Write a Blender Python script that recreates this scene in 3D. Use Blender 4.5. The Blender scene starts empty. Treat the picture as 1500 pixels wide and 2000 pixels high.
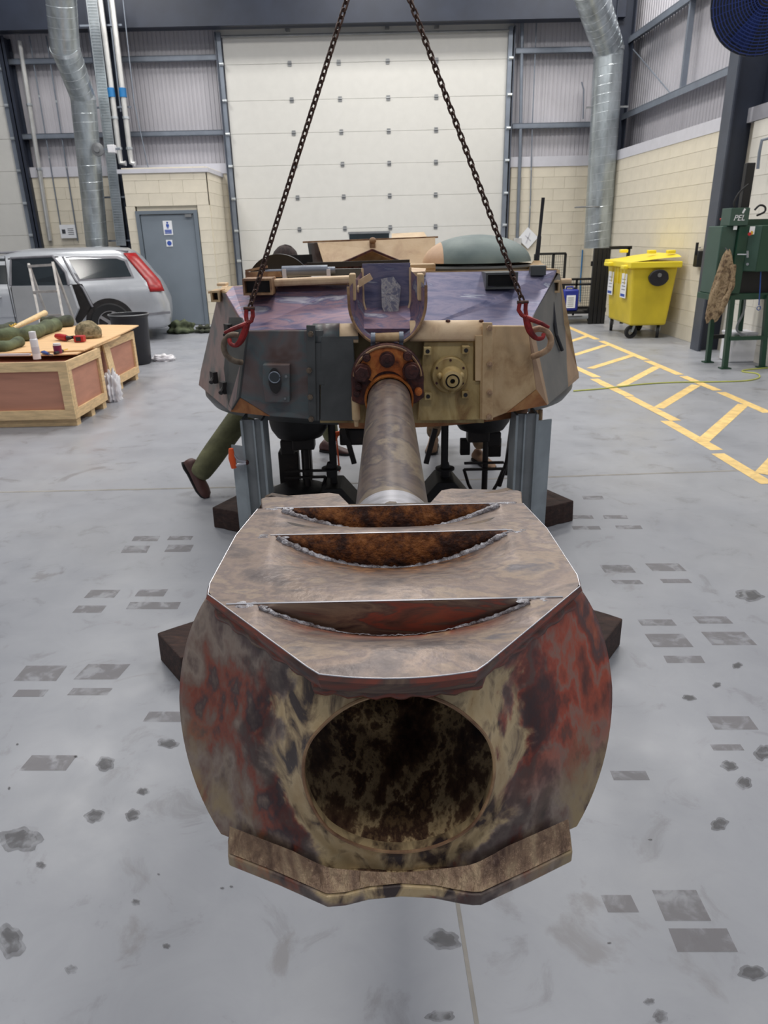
import bpy, bmesh, math, random
from mathutils import Vector, Matrix, Euler
random.seed(7)
SC = bpy.context.scene
COL = SC.collection
# ---------------------------------------------------------------- camera
FPX = 1377.0; TH = math.atan(542/1377.0); SR = 0.0217; CR = math.sqrt(1-SR*SR); CAMH = 1.6
CT, ST = math.cos(TH), math.sin(TH)
cam = bpy.data.cameras.new('camera'); camo = bpy.data.objects.new('camera', cam); COL.objects.link(camo)
cam.sensor_fit = 'HORIZONTAL'; cam.sensor_width = 36; cam.lens = FPX/1500*36; cam.clip_start = 0.02; cam.clip_end = 200
R_ = Vector((1, 0, 0)); D_ = Vector((0, -ST, -CT)); F_ = Vector((0, CT, -ST))
cr = R_*CR + D_*SR; cu = R_*SR - D_*CR
m3 = Matrix((cr, cu, -F_)).transposed()
camo.matrix_world = Matrix.Translation((0, 0, CAMH)) @ m3.to_4x4()
cam.dof.use_dof = True; cam.dof.focus_distance = 1.3; cam.dof.aperture_fstop = 16.0
SC.camera = camo
# ---------------------------------------------------------------- world, lights, exposure
w = bpy.data.worlds.new('world'); SC.world = w; w.use_nodes = True
bg = w.node_tree.nodes['Background']; bg.inputs[0].default_value = (0.80, 0.86, 1.0, 1); bg.inputs[1].default_value = 0.34
def area(x, y, z, sx, sy, p, col=(1, 0.97, 0.92)):
    l = bpy.data.lights.new('bay_light', 'AREA'); l.shape = 'RECTANGLE'; l.size = sx; l.size_y = sy; l.energy = p; l.color = col
    o = bpy.data.objects.new('bay_light', l); COL.objects.link(o); o.location = (x, y, z)
for lx in (-5.0, 0.0, 4.0):
    for ly, p in ((-1.5, 85), (4.5, 115), (9.2, 215), (13.2, 180)):
        area(lx, ly, 7.2, 1.6, 1.2, p)
SC.view_settings.view_transform = 'Standard'; SC.view_settings.look = 'None'
SC.view_settings.gamma = 1; SC.view_settings.use_curve_mapping = False
SC.view_settings.exposure = -0.36
# ---------------------------------------------------------------- pixel -> point
def ray(px, py):
    u = px-750; v = py-1000
    a = u*CR-v*SR; b = u*SR+v*CR
    return Vector((a/FPX, CT-ST*b/FPX, -ST-CT*b/FPX))
def fl(px, py, z=0.0):
    r = ray(px, py); t = (z-CAMH)/r.z; return Vector((r.x*t, r.y*t, z))
def at(px, py, Y):
    r = ray(px, py); t = Y/r.y; return Vector((r.x*t, Y, CAMH+r.z*t))
# ---------------------------------------------------------------- materials
def lin(c):
    return tuple(((x/255.0)/12.92 if x/255.0 <= 0.04045 else ((x/255.0+0.055)/1.055)**2.4) for x in c)+(1,)
MATS = {}
def newmat(name):
    m = bpy.data.materials.new(name); m.use_nodes = True; MATS[name] = m
    nt = m.node_tree; return m, nt, nt.nodes['Principled BSDF']
def noise_node(nt, vec, scale, detail=4, dist=0.0, rough=0.55):
    n = nt.nodes.new('ShaderNodeTexNoise'); n.inputs['Scale'].default_value = scale; n.inputs['Detail'].default_value = detail
    n.inputs['Distortion'].default_value = dist; n.inputs['Roughness'].default_value = rough
    nt.links.new(vec, n.inputs['Vector']); return n.outputs['Fac']
def coords(nt, stretch=(1, 1, 1), rot=(0, 0, 0)):
    tc = nt.nodes.new('ShaderNodeTexCoord'); mp = nt.nodes.new('ShaderNodeMapping')
    mp.inputs['Scale'].default_value = stretch; mp.inputs['Rotation'].default_value = rot
    nt.links.new(tc.outputs['Object'], mp.inputs['Vector']); return mp.outputs['Vector'], tc.outputs['Object']
def ramp_node(nt, fac, stops, interp='LINEAR'):
    r = nt.nodes.new('ShaderNodeValToRGB'); r.color_ramp.interpolation = interp
    e = r.color_ramp.elements
    while len(e) > 1: e.remove(e[0])
    e[0].position = stops[0][0]; e[0].color = lin(stops[0][1])
    for p, c in stops[1:]:
        k = e.new(p); k.color = lin(c)
    nt.links.new(fac, r.inputs[0]); return r.outputs[0]
def mixc(nt, fac, a, b):
    x = nt.nodes.new('ShaderNodeMix'); x.data_type = 'RGBA'
    for val, sock in ((fac, x.inputs[0]), (a, x.inputs[6]), (b, x.inputs[7])):
        if isinstance(val, bpy.types.NodeSocket): nt.links.new(val, sock)
        else: sock.default_value = val if not isinstance(val, tuple) or len(val) == 4 else lin(val)
    return x.outputs[2]
def mth(nt, op, a, b=0.0, clamp=False):
    x = nt.nodes.new('ShaderNodeMath'); x.operation = op; x.use_clamp = clamp
    for i, v in enumerate((a, b)):
        if isinstance(v, bpy.types.NodeSocket): nt.links.new(v, x.inputs[i])
        else: x.inputs[i].default_value = v
    return x.outputs[0]
def mrange(nt, v, a, b, c=0.0, d=1.0):
    x = nt.nodes.new('ShaderNodeMapRange'); x.interpolation_type = 'SMOOTHSTEP'
    nt.links.new(v, x.inputs[0])
    for i, k in enumerate((a, b, c, d)): x.inputs[i+1].default_value = k
    return x.outputs[0]
def bump(nt, bs, h, strength, dist=0.01):
    b = nt.nodes.new('ShaderNodeBump'); b.inputs['Strength'].default_value = strength; b.inputs['Distance'].default_value = dist
    nt.links.new(h, b.inputs['Height']); nt.links.new(b.outputs[0], bs.inputs['Normal'])
def plain(name, c, rough=0.6, metal=0.0, var=0.08, scale=6, bmp=0.0, stretch=(1, 1, 1), spec=0.5, dist=0.3):
    m, nt, bs = newmat(name); v, _ = coords(nt, stretch)
    n = noise_node(nt, v, scale, 5, dist)
    lo = tuple(max(0, x*(1-var)) for x in c); hi = tuple(min(255, x*(1+var)) for x in c)
    nt.links.new(ramp_node(nt, n, [(0.3, lo), (0.7, hi)]), bs.inputs['Base Color'])
    bs.inputs['Roughness'].default_value = rough; bs.inputs['Metallic'].default_value = metal
    bs.inputs['Specular IOR Level'].default_value = spec
    if bmp: bump(nt, bs, noise_node(nt, v, scale*6, 4), bmp)
    return m
def multi(name, stops, scale=5, rough=0.5, metal=0.0, detail=6, dist=0.6, stretch=(1, 1, 1), rot=(0, 0, 0), bmp=0.0, bscale=40, interp='LINEAR', nrough=0.6):
    m, nt, bs = newmat(name); v, _ = coords(nt, stretch, rot)
    nt.links.new(ramp_node(nt, noise_node(nt, v, scale, detail, dist, nrough), stops, interp), bs.inputs['Base Color'])
    bs.inputs['Roughness'].default_value = rough; bs.inputs['Metallic'].default_value = metal
    if bmp: bump(nt, bs, noise_node(nt, v, bscale, 5), bmp)
    return m
plain('rollerdoor', (212, 211, 206), 0.45, var=0.012)
plain('block', (222, 214, 196), 0.62, var=0.035, scale=3, bmp=0.12)
plain('block_white', (226, 222, 212), 0.62, var=0.03, scale=3, bmp=0.12)
plain('mortar', (218, 210, 192), 0.85, var=0.03)
plain('capstrip', (204, 204, 212), 0.5, var=0.02)
plain('cladding', (186, 184, 190), 0.42, var=0.02, scale=2)
plain('railsteel', (128, 136, 148), 0.4, 0.35, var=0.05)
plain('navysteel', (42, 48, 62), 0.45, 0.1, var=0.08, scale=3)
plain('columnsteel', (76, 82, 94), 0.42, 0.2, var=0.06, scale=3)  # navy paint lightened as if lit, for the column flange; door jambs share it
plain('hinge', (138, 140, 142), 0.45, 0.5)
plain('blackrubber', (28, 28, 30), 0.75, var=0.15)
plain('blackgear', (30, 27, 27), 0.6, var=0.3, scale=14)
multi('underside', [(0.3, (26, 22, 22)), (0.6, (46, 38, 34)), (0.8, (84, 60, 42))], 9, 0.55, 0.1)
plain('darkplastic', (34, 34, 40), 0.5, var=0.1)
plain('galv', (172, 180, 184), 0.33, 0.75, var=0.14, scale=7, stretch=(1, 1, .35))
plain('galvseam', (196, 202, 206), 0.32, 0.7, var=0.1)
plain('pipe', (206, 206, 204), 0.32, 0.4, var=0.05)
plain('blueband', (34, 116, 176), 0.5)
plain('greydoor', (124, 134, 144), 0.42, var=0.03, scale=2)
plain('greydoorframe', (112, 122, 132), 0.42, var=0.03, scale=2)
plain('signwhite', (238, 240, 244), 0.5, var=0.02)
plain('signblue', (52, 84, 172), 0.5)
plain('ink', (60, 62, 70), 0.6)
plain('carpaint', (186, 189, 194), 0.26, 0.45, var=0.02)
plain('cartrim', (124, 124, 130), 0.5, 0.1)
plain('carglass', (30, 38, 42), 0.12, 0.0, var=0.25, scale=1.5, spec=0.9)
plain('redlamp', (150, 18, 22), 0.3, var=0.12, scale=20)
plain('alloy', (170, 172, 176), 0.3, 0.7)
plain('aluminium', (190, 186, 182), 0.35, 0.6, var=0.1, scale=12)
plain('pine', (226, 196, 150), 0.62, var=0.09, scale=8, stretch=(1, 6, 6), bmp=0.08)
plain('pineside', (222, 190, 144), 0.62, var=0.09, scale=8, stretch=(6, 1, 6), bmp=0.08)
plain('pinkply', (188, 134, 112), 0.65, var=0.06, scale=3, stretch=(.6, 1, 4))
plain('plysheet', (226, 186, 138), 0.6, var=0.06, scale=4, stretch=(1, 5, 1))
plain('canvas', (84, 92, 70), 0.85, var=0.28, scale=9, bmp=0.3)
plain('canvasdark', (62, 66, 54), 0.85, var=0.35, scale=10, bmp=0.3)
multi('camocloth', [(0.38, (92, 74, 58)), (0.46, (134, 114, 88)), (0.55, (160, 140, 112)), (0.64, (112, 92, 70))], 16, 0.9, bmp=0.35, bscale=30, dist=0.4)
multi('helmetcloth', [(0.36, (92, 84, 62)), (0.5, (134, 122, 94)), (0.62, (158, 144, 114))], 22, 0.9, bmp=0.3)
plain('toolred', (176, 34, 38), 0.45)
plain('toolblue', (44, 78, 150), 0.45)
plain('toolyellow', (206, 164, 48), 0.45)
plain('purple', (124, 34, 78), 0.4)
plain('whiteplastic', (232, 232, 236), 0.4, var=0.03)
plain('bagwhite', (236, 234, 238), 0.35, var=0.05, bmp=0.3)
plain('yellowbin', (214, 192, 50), 0.42, var=0.06, scale=2)
plain('yellowlid', (238, 216, 56), 0.4, var=0.03, scale=2)
plain('cageblack', (24, 24, 26), 0.5, var=0.1)
plain('jerryblue', (34, 48, 140), 0.4)
plain('green', (30, 66, 50), 0.4, var=0.05)
plain('greenlight', (58, 84, 74), 0.42, var=0.04)
plain('greydevice', (196, 196, 194), 0.5)
plain('fanblue', (34, 54, 116), 0.4, 0.1)
plain('hosegrey', (150, 154, 158), 0.5)
plain('tapeyellow', (238, 202, 132), 0.55, var=0.09, scale=10, dist=1)
plain('cableyellow', (186, 190, 96), 0.5)
plain('joint', (150, 146, 140), 0.8, var=0.12)
plain('orange', (232, 92, 34), 0.5)
plain('skin', (206, 158, 134), 0.55)
plain('hair', (50, 38, 36), 0.75, var=0.4, scale=60, stretch=(1, 1, .2), bmp=0.4)
plain('trousers', (98, 98, 70), 0.85, var=0.2, scale=9, bmp=0.2)
plain('trousersbrown', (120, 98, 74), 0.85, var=0.3, scale=18, bmp=0.2)
plain('boot', (78, 50, 46), 0.55, var=0.2)
plain('boottan', (136, 106, 82), 0.7, var=0.2)
plain('jumper', (44, 46, 44), 0.9)
plain('standgrey', (146, 154, 158), 0.42, 0.05, var=0.1, scale=6)
plain('standdark', (122, 126, 128), 0.45, 0.05, var=0.12, scale=6)
multi('timber', [(0.3, (38, 26, 24)), (0.6, (66, 46, 40)), (0.8, (92, 64, 50))], 10, 0.8, stretch=(1, 5, 5), bmp=0.4)
plain('shackle', (128, 32, 32), 0.45, 0.2, var=0.35, scale=26)
multi('chainsteel', [(0.35, (52, 38, 34)), (0.6, (88, 64, 54)), (0.8, (120, 92, 78))], 60, 0.45, 0.45)
multi('eyesteel', [(0.35, (92, 78, 66)), (0.6, (122, 108, 92)), (0.8, (142, 120, 98))], 30, 0.55, 0.2)
multi('eyetan', [(0.35, (150, 118, 92)), (0.6, (186, 156, 126)), (0.8, (160, 122, 96))], 30, 0.55, 0.1)
multi('tan', [(0.30, (150, 116, 78)), (0.45, (188, 158, 118)), (0.62, (206, 178, 138)), (0.72, (190, 160, 120))], 5, 0.55, 0.0, bmp=0.12, dist=0.5)
multi('tandirty', [(0.30, (126, 94, 54)), (0.45, (166, 142, 92)), (0.62, (190, 168, 118)), (0.78, (138, 100, 58))], 5, 0.5, 0.0, bmp=0.1, stretch=(2, 2, .8))
multi('tanpale', [(0.30, (190, 156, 126)), (0.5, (214, 186, 150)), (0.68, (222, 196, 162)), (0.8, (164, 110, 88))], 6, 0.55, 0.0, bmp=0.15)
multi('slate', [(0.30, (92, 72, 66)), (0.42, (104, 92, 90)), (0.52, (88, 98, 100)), (0.60, (96, 88, 88)), (0.7, (112, 90, 84))], 3.6, 0.42, 0.1, bmp=0.05, detail=3)
multi('slatedark', [(0.3, (66, 68, 68)), (0.6, (84, 86, 86)), (0.75, (92, 86, 82))], 4, 0.45, 0.1)
multi('glacis', [(0.26, (74, 76, 110)), (0.38, (112, 100, 126)), (0.5, (150, 122, 134)), (0.57, (100, 98, 128)), (0.66, (174, 172, 182)), (0.8, (100, 90, 112))], 5, 0.42, 0.4, stretch=(.7, 2.2, 3), detail=7, dist=0.7, bmp=0.06)
multi('glacisgrey', [(0.26, (72, 76, 110)), (0.42, (106, 106, 134)), (0.52, (128, 122, 144)), (0.60, (98, 98, 128)), (0.68, (196, 200, 208))], 5, 0.4, 0.45, stretch=(.6, 2.4, 3), detail=7, dist=0.8, bmp=0.06)
multi('cheekmauve', [(0.3, (128, 112, 112)), (0.5, (150, 130, 128)), (0.62, (112, 114, 116)), (0.75, (104, 112, 112))], 3, 0.45, 0.2, stretch=(2.4, .6, .8), detail=3, bmp=0.04)
multi('rim', [(0.3, (92, 60, 44)), (0.5, (146, 112, 82)), (0.7, (184, 152, 112))], 14, 0.55, 0.1)
multi('rustorange', [(0.3, (96, 48, 28)), (0.45, (176, 96, 44)), (0.6, (206, 132, 66)), (0.75, (120, 62, 40))], 12, 0.6, 0.1, bmp=0.3)
multi('rustdark', [(0.3, (44, 26, 26)), (0.5, (72, 42, 40)), (0.7, (104, 58, 46))], 20, 0.5, 0.3, bmp=0.4)
multi('lowrust', [(0.3, (110, 64, 34)), (0.5, (154, 100, 58)), (0.7, (178, 134, 84))], 7, 0.6, 0.0, bmp=0.2)
multi('dome', [(0.3, (92, 108, 108)), (0.5, (106, 124, 122)), (0.7, (122, 130, 124))], 6, 0.4, 0.05)
multi('scratched', [(0.36, (112, 114, 134)), (0.46, (132, 130, 146)), (0.52, (190, 184, 182)), (0.58, (140, 138, 150)), (0.66, (206, 204, 204))], 26, 0.45, 0.3, detail=8, dist=0.8)
plain('greytube', (122, 128, 140), 0.35, 0.4)
multi('barrel', [(0.28, (58, 50, 54)), (0.38, (100, 86, 82)), (0.47, (118, 104, 94)), (0.53, (84, 74, 76)), (0.60, (140, 126, 108)), (0.66, (112, 98, 90)), (0.8, (72, 62, 64))], 3.4, 0.36, 0.35, stretch=(1.3, 1.0, 1.3), rot=(.3, 0, .4), detail=7, dist=0.5)
plain('silver', (190, 190, 196), 0.34, 0.7, var=0.12, scale=14, stretch=(.3, 3, 3))
multi('weld', [(0.32, (96, 88, 88)), (0.5, (156, 152, 156)), (0.66, (204, 204, 210)), (0.78, (130, 104, 84))], 48, 0.34, 0.45, bmp=0.8, bscale=110)
multi('rustface', [(0.36, (40, 26, 24)), (0.45, (70, 42, 32)), (0.53, (128, 78, 42)), (0.62, (172, 112, 62)), (0.70, (60, 38, 32))], 16, 0.62, 0.1, detail=9, dist=0.2, bmp=0.7, bscale=70, nrough=0.75)
multi('redface', [(0.34, (62, 46, 44)), (0.42, (98, 68, 60)), (0.49, (134, 70, 56)), (0.54, (92, 72, 66)), (0.62, (128, 106, 88)), (0.72, (74, 56, 54))], 9, 0.4, 0.2, detail=5, stretch=(.6, 1, 2.6), dist=0.8)
multi('weldbrown', [(0.3, (84, 62, 52)), (0.5, (140, 114, 92)), (0.66, (176, 152, 122)), (0.8, (84, 54, 44))], 18, 0.4, 0.3, stretch=(2, 1, 1), bmp=0.5, bscale=60)
# top plate: ground steel, brown-grey smears, rust in the dished hollows
def topplate_mat():
    m, nt, bs = newmat('topplate'); v, obj = coords(nt, (1.0, 1.5, 1), (0, 0, 0.5))
    base = ramp_node(nt, noise_node(nt, v, 8, 9, 0.25, .62), [(0.28, (72, 64, 66)), (0.40, (108, 96, 92)), (0.48, (142, 124, 112)), (0.54, (118, 104, 100)), (0.60, (150, 132, 116)), (0.68, (100, 94, 98)), (0.8, (150, 144, 144))])
    rust = ramp_node(nt, noise_node(nt, obj, 38, 8, 0.2, .7), [(0.38, (52, 36, 32)), (0.5, (120, 82, 56)), (0.62, (176, 124, 78)), (0.72, (120, 104, 94))])
    sp = nt.nodes.new('ShaderNodeSeparateXYZ'); nt.links.new(obj, sp.inputs[0])
    dz = mrange(nt, mth(nt, 'ADD', sp.outputs['Z'], mth(nt, 'MULTIPLY', mth(nt, 'SUBTRACT', noise_node(nt, obj, 22, 6), 0.5), 0.05)), 0.168, 0.130)
    front = mrange(nt, sp.outputs['Y'], 0.10, 0.2)
    f = mth(nt, 'MULTIPLY', dz, front)
    c = mixc(nt, f, base, rust)
    red = ramp_node(nt, noise_node(nt, v, 9, 5, 0.8), [(0.42, (120, 100, 92)), (0.52, (170, 100, 76)), (0.62, (196, 158, 122)), (0.7, (110, 84, 80))])
    f2 = mth(nt, 'MULTIPLY', mrange(nt, sp.outputs['Z'], 0.168, 0.14), mrange(nt, sp.outputs['Y'], 0.2, 0.1))
    c = mixc(nt, f2, c, red)
    nt.links.new(c, bs.inputs['Base Color'])
    bs.inputs['Metallic'].default_value = 0.35
    nt.links.new(mrange(nt, noise_node(nt, v, 9, 4), 0.3, 0.7, 0.34, 0.5), bs.inputs['Roughness'])
    bump(nt, bs, noise_node(nt, obj, 60, 6), 0.14)
topplate_mat()
# muzzle face: dark brown/red smears, cream paint left round the bore
def wing_mat():
    m, nt, bs = newmat('wing'); v, obj = coords(nt, (1.35, 1, .8), (0, 0.45, 0))
    sp = nt.nodes.new('ShaderNodeSeparateXYZ'); nt.links.new(obj, sp.inputs[0])
    n1 = noise_node(nt, v, 9, 5, 0.12, 0.56)
    brown = ramp_node(nt, n1, [(0.3, (62, 50, 52)), (0.38, (100, 82, 78)), (0.45, (150, 134, 122)), (0.51, (126, 102, 92)), (0.56, (138, 72, 56)), (0.60, (84, 66, 66)), (0.67, (142, 122, 108)), (0.78, (180, 158, 126))])
    redd = ramp_node(nt, n1, [(0.3, (70, 50, 50)), (0.38, (120, 66, 54)), (0.45, (176, 84, 60)), (0.50, (154, 114, 100)), (0.54, (172, 78, 56)), (0.58, (122, 66, 54)), (0.64, (96, 72, 70)), (0.70, (166, 90, 66)), (0.78, (178, 146, 124))])
    fx = mrange(nt, mth(nt, 'ADD', sp.outputs['X'], mth(nt, 'MULTIPLY', mth(nt, 'SUBTRACT', noise_node(nt, obj, 9, 3), 0.5), 0.25)), 0.06, 0.16)
    fz = mrange(nt, sp.outputs['Z'], -0.12, 0.0)
    c = mixc(nt, mth(nt, 'MULTIPLY', fx, fz), brown, redd)
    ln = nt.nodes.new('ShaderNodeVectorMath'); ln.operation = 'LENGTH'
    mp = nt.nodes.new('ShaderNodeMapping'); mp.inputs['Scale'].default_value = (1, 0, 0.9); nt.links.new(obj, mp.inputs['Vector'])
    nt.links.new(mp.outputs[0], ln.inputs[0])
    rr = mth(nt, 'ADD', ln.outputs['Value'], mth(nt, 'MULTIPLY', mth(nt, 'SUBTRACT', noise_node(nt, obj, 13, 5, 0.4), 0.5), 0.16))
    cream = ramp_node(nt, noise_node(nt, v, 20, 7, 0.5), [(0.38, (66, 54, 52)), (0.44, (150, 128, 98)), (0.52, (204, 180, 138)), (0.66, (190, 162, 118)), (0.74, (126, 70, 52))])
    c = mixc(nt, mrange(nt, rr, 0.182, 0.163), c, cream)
    trough_shade = mth(nt, 'MULTIPLY', mrange(nt, rr, 0.172, 0.19), mrange(nt, rr, 0.225, 0.2))  # dark band paints in the shade of the trough round the bore
    c = mixc(nt, mth(nt, 'MULTIPLY', trough_shade, 0.65), c, (50, 40, 44))
    # pale scuffs to the lower rim
    low = mth(nt, 'MULTIPLY', mrange(nt, ln.outputs['Value'], 0.2, 0.31), mrange(nt, sp.outputs['Z'], 0.02, -0.15))
    c = mixc(nt, mth(nt, 'MULTIPLY', low, mrange(nt, noise_node(nt, v, 16, 6, .4), .4, .6)), c, (164, 144, 110))
    nt.links.new(c, bs.inputs['Base Color'])
    bs.inputs['Metallic'].default_value = 0.15; bs.inputs['Roughness'].default_value = 0.33
    bump(nt, bs, noise_node(nt, obj, 70, 5), 0.06)
wing_mat()
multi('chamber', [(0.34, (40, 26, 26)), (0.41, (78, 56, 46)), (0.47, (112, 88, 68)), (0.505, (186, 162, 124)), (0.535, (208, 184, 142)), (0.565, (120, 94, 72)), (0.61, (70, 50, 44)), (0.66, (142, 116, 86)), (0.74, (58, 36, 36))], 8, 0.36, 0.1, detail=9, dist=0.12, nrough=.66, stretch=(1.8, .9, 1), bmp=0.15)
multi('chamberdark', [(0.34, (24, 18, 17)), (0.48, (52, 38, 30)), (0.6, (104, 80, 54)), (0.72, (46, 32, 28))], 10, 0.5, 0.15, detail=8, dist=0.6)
def floor_mat():
    m, nt, bs = newmat('concrete'); v, obj = coords(nt)
    a = ramp_node(nt, noise_node(nt, v, 0.7, 6, 0.5), [(0.3, (138, 141, 150)), (0.5, (150, 153, 161)), (0.7, (163, 164, 167))])
    b = ramp_node(nt, noise_node(nt, v, 5.5, 8, 0.7, .65), [(0.30, (120, 118, 120)), (0.42, (156, 158, 164)), (0.75, (168, 170, 175))])
    c = mixc(nt, 0.5, a, b)
    st = mrange(nt, noise_node(nt, v, 2.6, 6, 0.8, .6), 0.61, 0.70)
    c = mixc(nt, mth(nt, 'MULTIPLY', st, 0.55), c, (118, 114, 114))
    nt.links.new(c, bs.inputs['Base Color'])
    nt.links.new(mrange(nt, noise_node(nt, v, 3, 5), 0.3, 0.7, 0.30, 0.46), bs.inputs['Roughness'])
    bump(nt, bs, noise_node(nt, v, 50, 5), 0.02)
floor_mat()
def stain_mat(name, col, alpha):
    m, nt, bs = newmat(name); v, obj = coords(nt)
    n = noise_node(nt, v, 14, 6, 0.5)
    nt.links.new(mrange(nt, n, 0.34, 0.55, alpha*0.2, alpha), bs.inputs['Alpha'])
    bs.inputs['Base Color'].default_value = lin(col); bs.inputs['Roughness'].default_value = 0.55
stain_mat('tyremark', (128, 121, 122), 0.24)
stain_mat('darkspot', (100, 98, 100), 0.20)
def cheek_right():
    m, nt, bs = newmat('cheekcamo'); v, obj = coords(nt, (1, 1, 1))
    sp = nt.nodes.new('ShaderNodeSeparateXYZ'); nt.links.new(obj, sp.inputs[0])
    wob = mth(nt, 'MULTIPLY', mth(nt, 'SUBTRACT', noise_node(nt, v, 3, 2), 0.5), 0.03)
    k = mth(nt, 'ADD', mth(nt, 'ADD', sp.outputs['X'], mth(nt, 'MULTIPLY', sp.outputs['Z'], 0.25)), wob)
    k2 = mth(nt, 'ADD', mth(nt, 'ADD', sp.outputs['X'], mth(nt, 'MULTIPLY', sp.outputs['Z'], -0.06)), wob)
    g = mth(nt, 'MULTIPLY', mrange(nt, k, CK[0], CK[0]+.006), mrange(nt, k2, CK[1]+.006, CK[1]))
    tanc = ramp_node(nt, noise_node(nt, v, 6, 5), [(0.3, (142, 114, 92)), (0.7, (172, 142, 114))])
    gr = ramp_node(nt, noise_node(nt, v, 6, 5), [(0.3, (92, 94, 96)), (0.7, (112, 110, 108))])
    nt.links.new(mixc(nt, g, tanc, gr), bs.inputs['Base Color']); bs.inputs['Roughness'].default_value = 0.5
CK = (.84, .99)
cheek_right()
def dome_mat():
    m, nt, bs = newmat('domecamo'); v, obj = coords(nt)
    sp = nt.nodes.new('ShaderNodeSeparateXYZ'); nt.links.new(obj, sp.inputs[0])
    gr = ramp_node(nt, noise_node(nt, v, 6, 5), [(0.3, (88, 104, 104)), (0.7, (118, 132, 128))])
    tn = ramp_node(nt, noise_node(nt, v, 9, 5), [(0.3, (190, 152, 122)), (0.7, (216, 182, 148))])
    nt.links.new(mixc(nt, mrange(nt, sp.outputs['X'], -0.215, -0.21), tn, gr), bs.inputs['Base Color']); bs.inputs['Roughness'].default_value = 0.58
dome_mat()
# ---------------------------------------------------------------- mesh helpers
ORG = {}
def V(*a): return Vector(a)
class MB:
    def __init__(s): s.v = []; s.f = []
    def add(s, vs, fs):
        n = len(s.v); s.v += [Vector(q) for q in vs]; s.f += [[n+i for i in f] for f in fs]; return s
    def box(s, c, d, rot=None):
        hx, hy, hz = d[0]/2, d[1]/2, d[2]/2; c = Vector(c)
        vs = [Vector((x, y, z)) for x in (-hx, hx) for y in (-hy, hy) for z in (-hz, hz)]
        if rot is not None: r = Euler(rot).to_matrix(); vs = [r @ q for q in vs]
        return s.add([c+q for q in vs], [(0, 1, 3, 2), (4, 6, 7, 5), (0, 4, 5, 1), (2, 3, 7, 6), (0, 2, 6, 4), (1, 5, 7, 3)])
    def bb(s, x0, x1, y0, y1, z0, z1): return s.box(((x0+x1)/2, (y0+y1)/2, (z0+z1)/2), (abs(x1-x0), abs(y1-y0), abs(z1-z0)))
    def beam(s, p, q, w_, h_, up=(0, 0, 1)):
        p, q = Vector(p), Vector(q); d = (q-p).normalized(); up = Vector(up)
        if abs(d.dot(up)) > .98: up = Vector((0, 1, 0))
        a = d.cross(up).normalized()*w_/2; b = a.cross(d).normalized()*h_/2
        vs = [e+k for e in (p, q) for k in (-a-b, a-b, a+b, -a+b)]
        return s.add(vs, [(3, 2, 1, 0), (4, 5, 6, 7), (0, 1, 5, 4), (1, 2, 6, 5), (2, 3, 7, 6), (3, 0, 4, 7)])
    def cyl(s, p, q, r0, r1=None, n=16, caps=True):
        return s.tube([p, q], [r0, r0 if r1 is None else r1], n, caps)
    def tube(s, pts, r, n=10, caps=True, closed=False):
        pts = [Vector(p) for p in pts]; k = len(pts)
        if not isinstance(r, (list, tuple)): r = [r]*k
        base = len(s.v); ref = None
        for i, p in enumerate(pts):
            if closed: t = pts[(i+1) % k]-pts[i-1]
            else: t = pts[min(i+1, k-1)]-pts[max(i-1, 0)]
            t.normalize()
            if ref is None:
                ref = t.orthogonal().normalized()
            ref = (ref-t*ref.dot(t)).normalized(); b = t.cross(ref)
            for j in range(n):
                a = 2*math.pi*j/n; s.v.append(p+(ref*math.cos(a)+b*math.sin(a))*r[i])
        for i in range(k if closed else k-1):
            i2 = (i+1) % k
            for j in range(n):
                j2 = (j+1) % n
                s.f.append([base+i*n+j, base+i*n+j2, base+i2*n+j2, base+i2*n+j])
        if caps and not closed:
            s.f.append([base+j for j in range(n)][::-1]); s.f.append([base+(k-1)*n+j for j in range(n)])
        return s
    def lathe(s, prof, c, axis='z', n=32, a0=0, a1=2*math.pi, caps=False):
        full = abs(a1-a0-2*math.pi) < 1e-6; m = n if full else n+1; base = len(s.v); c = Vector(c)
        for (r, h) in prof:
            for j in range(m):
                a = a0+(a1-a0)*j/n
                q = (r*math.cos(a), r*math.sin(a), h) if axis == 'z' else ((r*math.cos(a), h, r*math.sin(a)) if axis == 'y' else (h, r*math.cos(a), r*math.sin(a)))
                s.v.append(c+Vector(q))
        for i in range(len(prof)-1):
            for j in range(n):
                j2 = (j+1) % m if full else j+1
                s.f.append([base+i*m+j, base+i*m+j2, base+(i+1)*m+j2, base+(i+1)*m+j])
        if caps: s.f.append([base+j for j in range(m)][::-1]); s.f.append([base+(len(prof)-1)*m+j for j in range(m)])
        return s
    def prism(s, pts, off):
        pts = [Vector(p) for p in pts]; off = Vector(off); n = len(pts)
        return s.add(pts+[p+off for p in pts], [list(range(n)), list(range(2*n-1, n-1, -1))]+[[i, i+n, (i+1) % n+n, (i+1) % n] for i in range(n)])
    def grid(s, fn, nu, nv, closeu=False):
        base = len(s.v)
        for j in range(nv+1):
            for i in range(nu+(0 if closeu else 1)): s.v.append(Vector(fn(i/nu, j/nv)))
        m = nu if closeu else nu+1
        for j in range(nv):
            for i in range(nu):
                i2 = (i+1) % m
                s.f.append([base+j*m+i, base+j*m+i2, base+(j+1)*m+i2, base+(j+1)*m+i])
        return s
    def blob(s, c, r, n=16, m=10, fn=None):
        c = Vector(c)
        def f(u, v):
            a = u*2*math.pi; b = -math.pi/2+v*math.pi
            d = Vector((math.cos(b)*math.cos(a), math.cos(b)*math.sin(a), math.sin(b)))
            k = fn(d) if fn else 1
            return c+Vector((d.x*r[0], d.y*r[1], d.z*r[2]))*k
        return s.grid(f, n, m, True)
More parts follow.
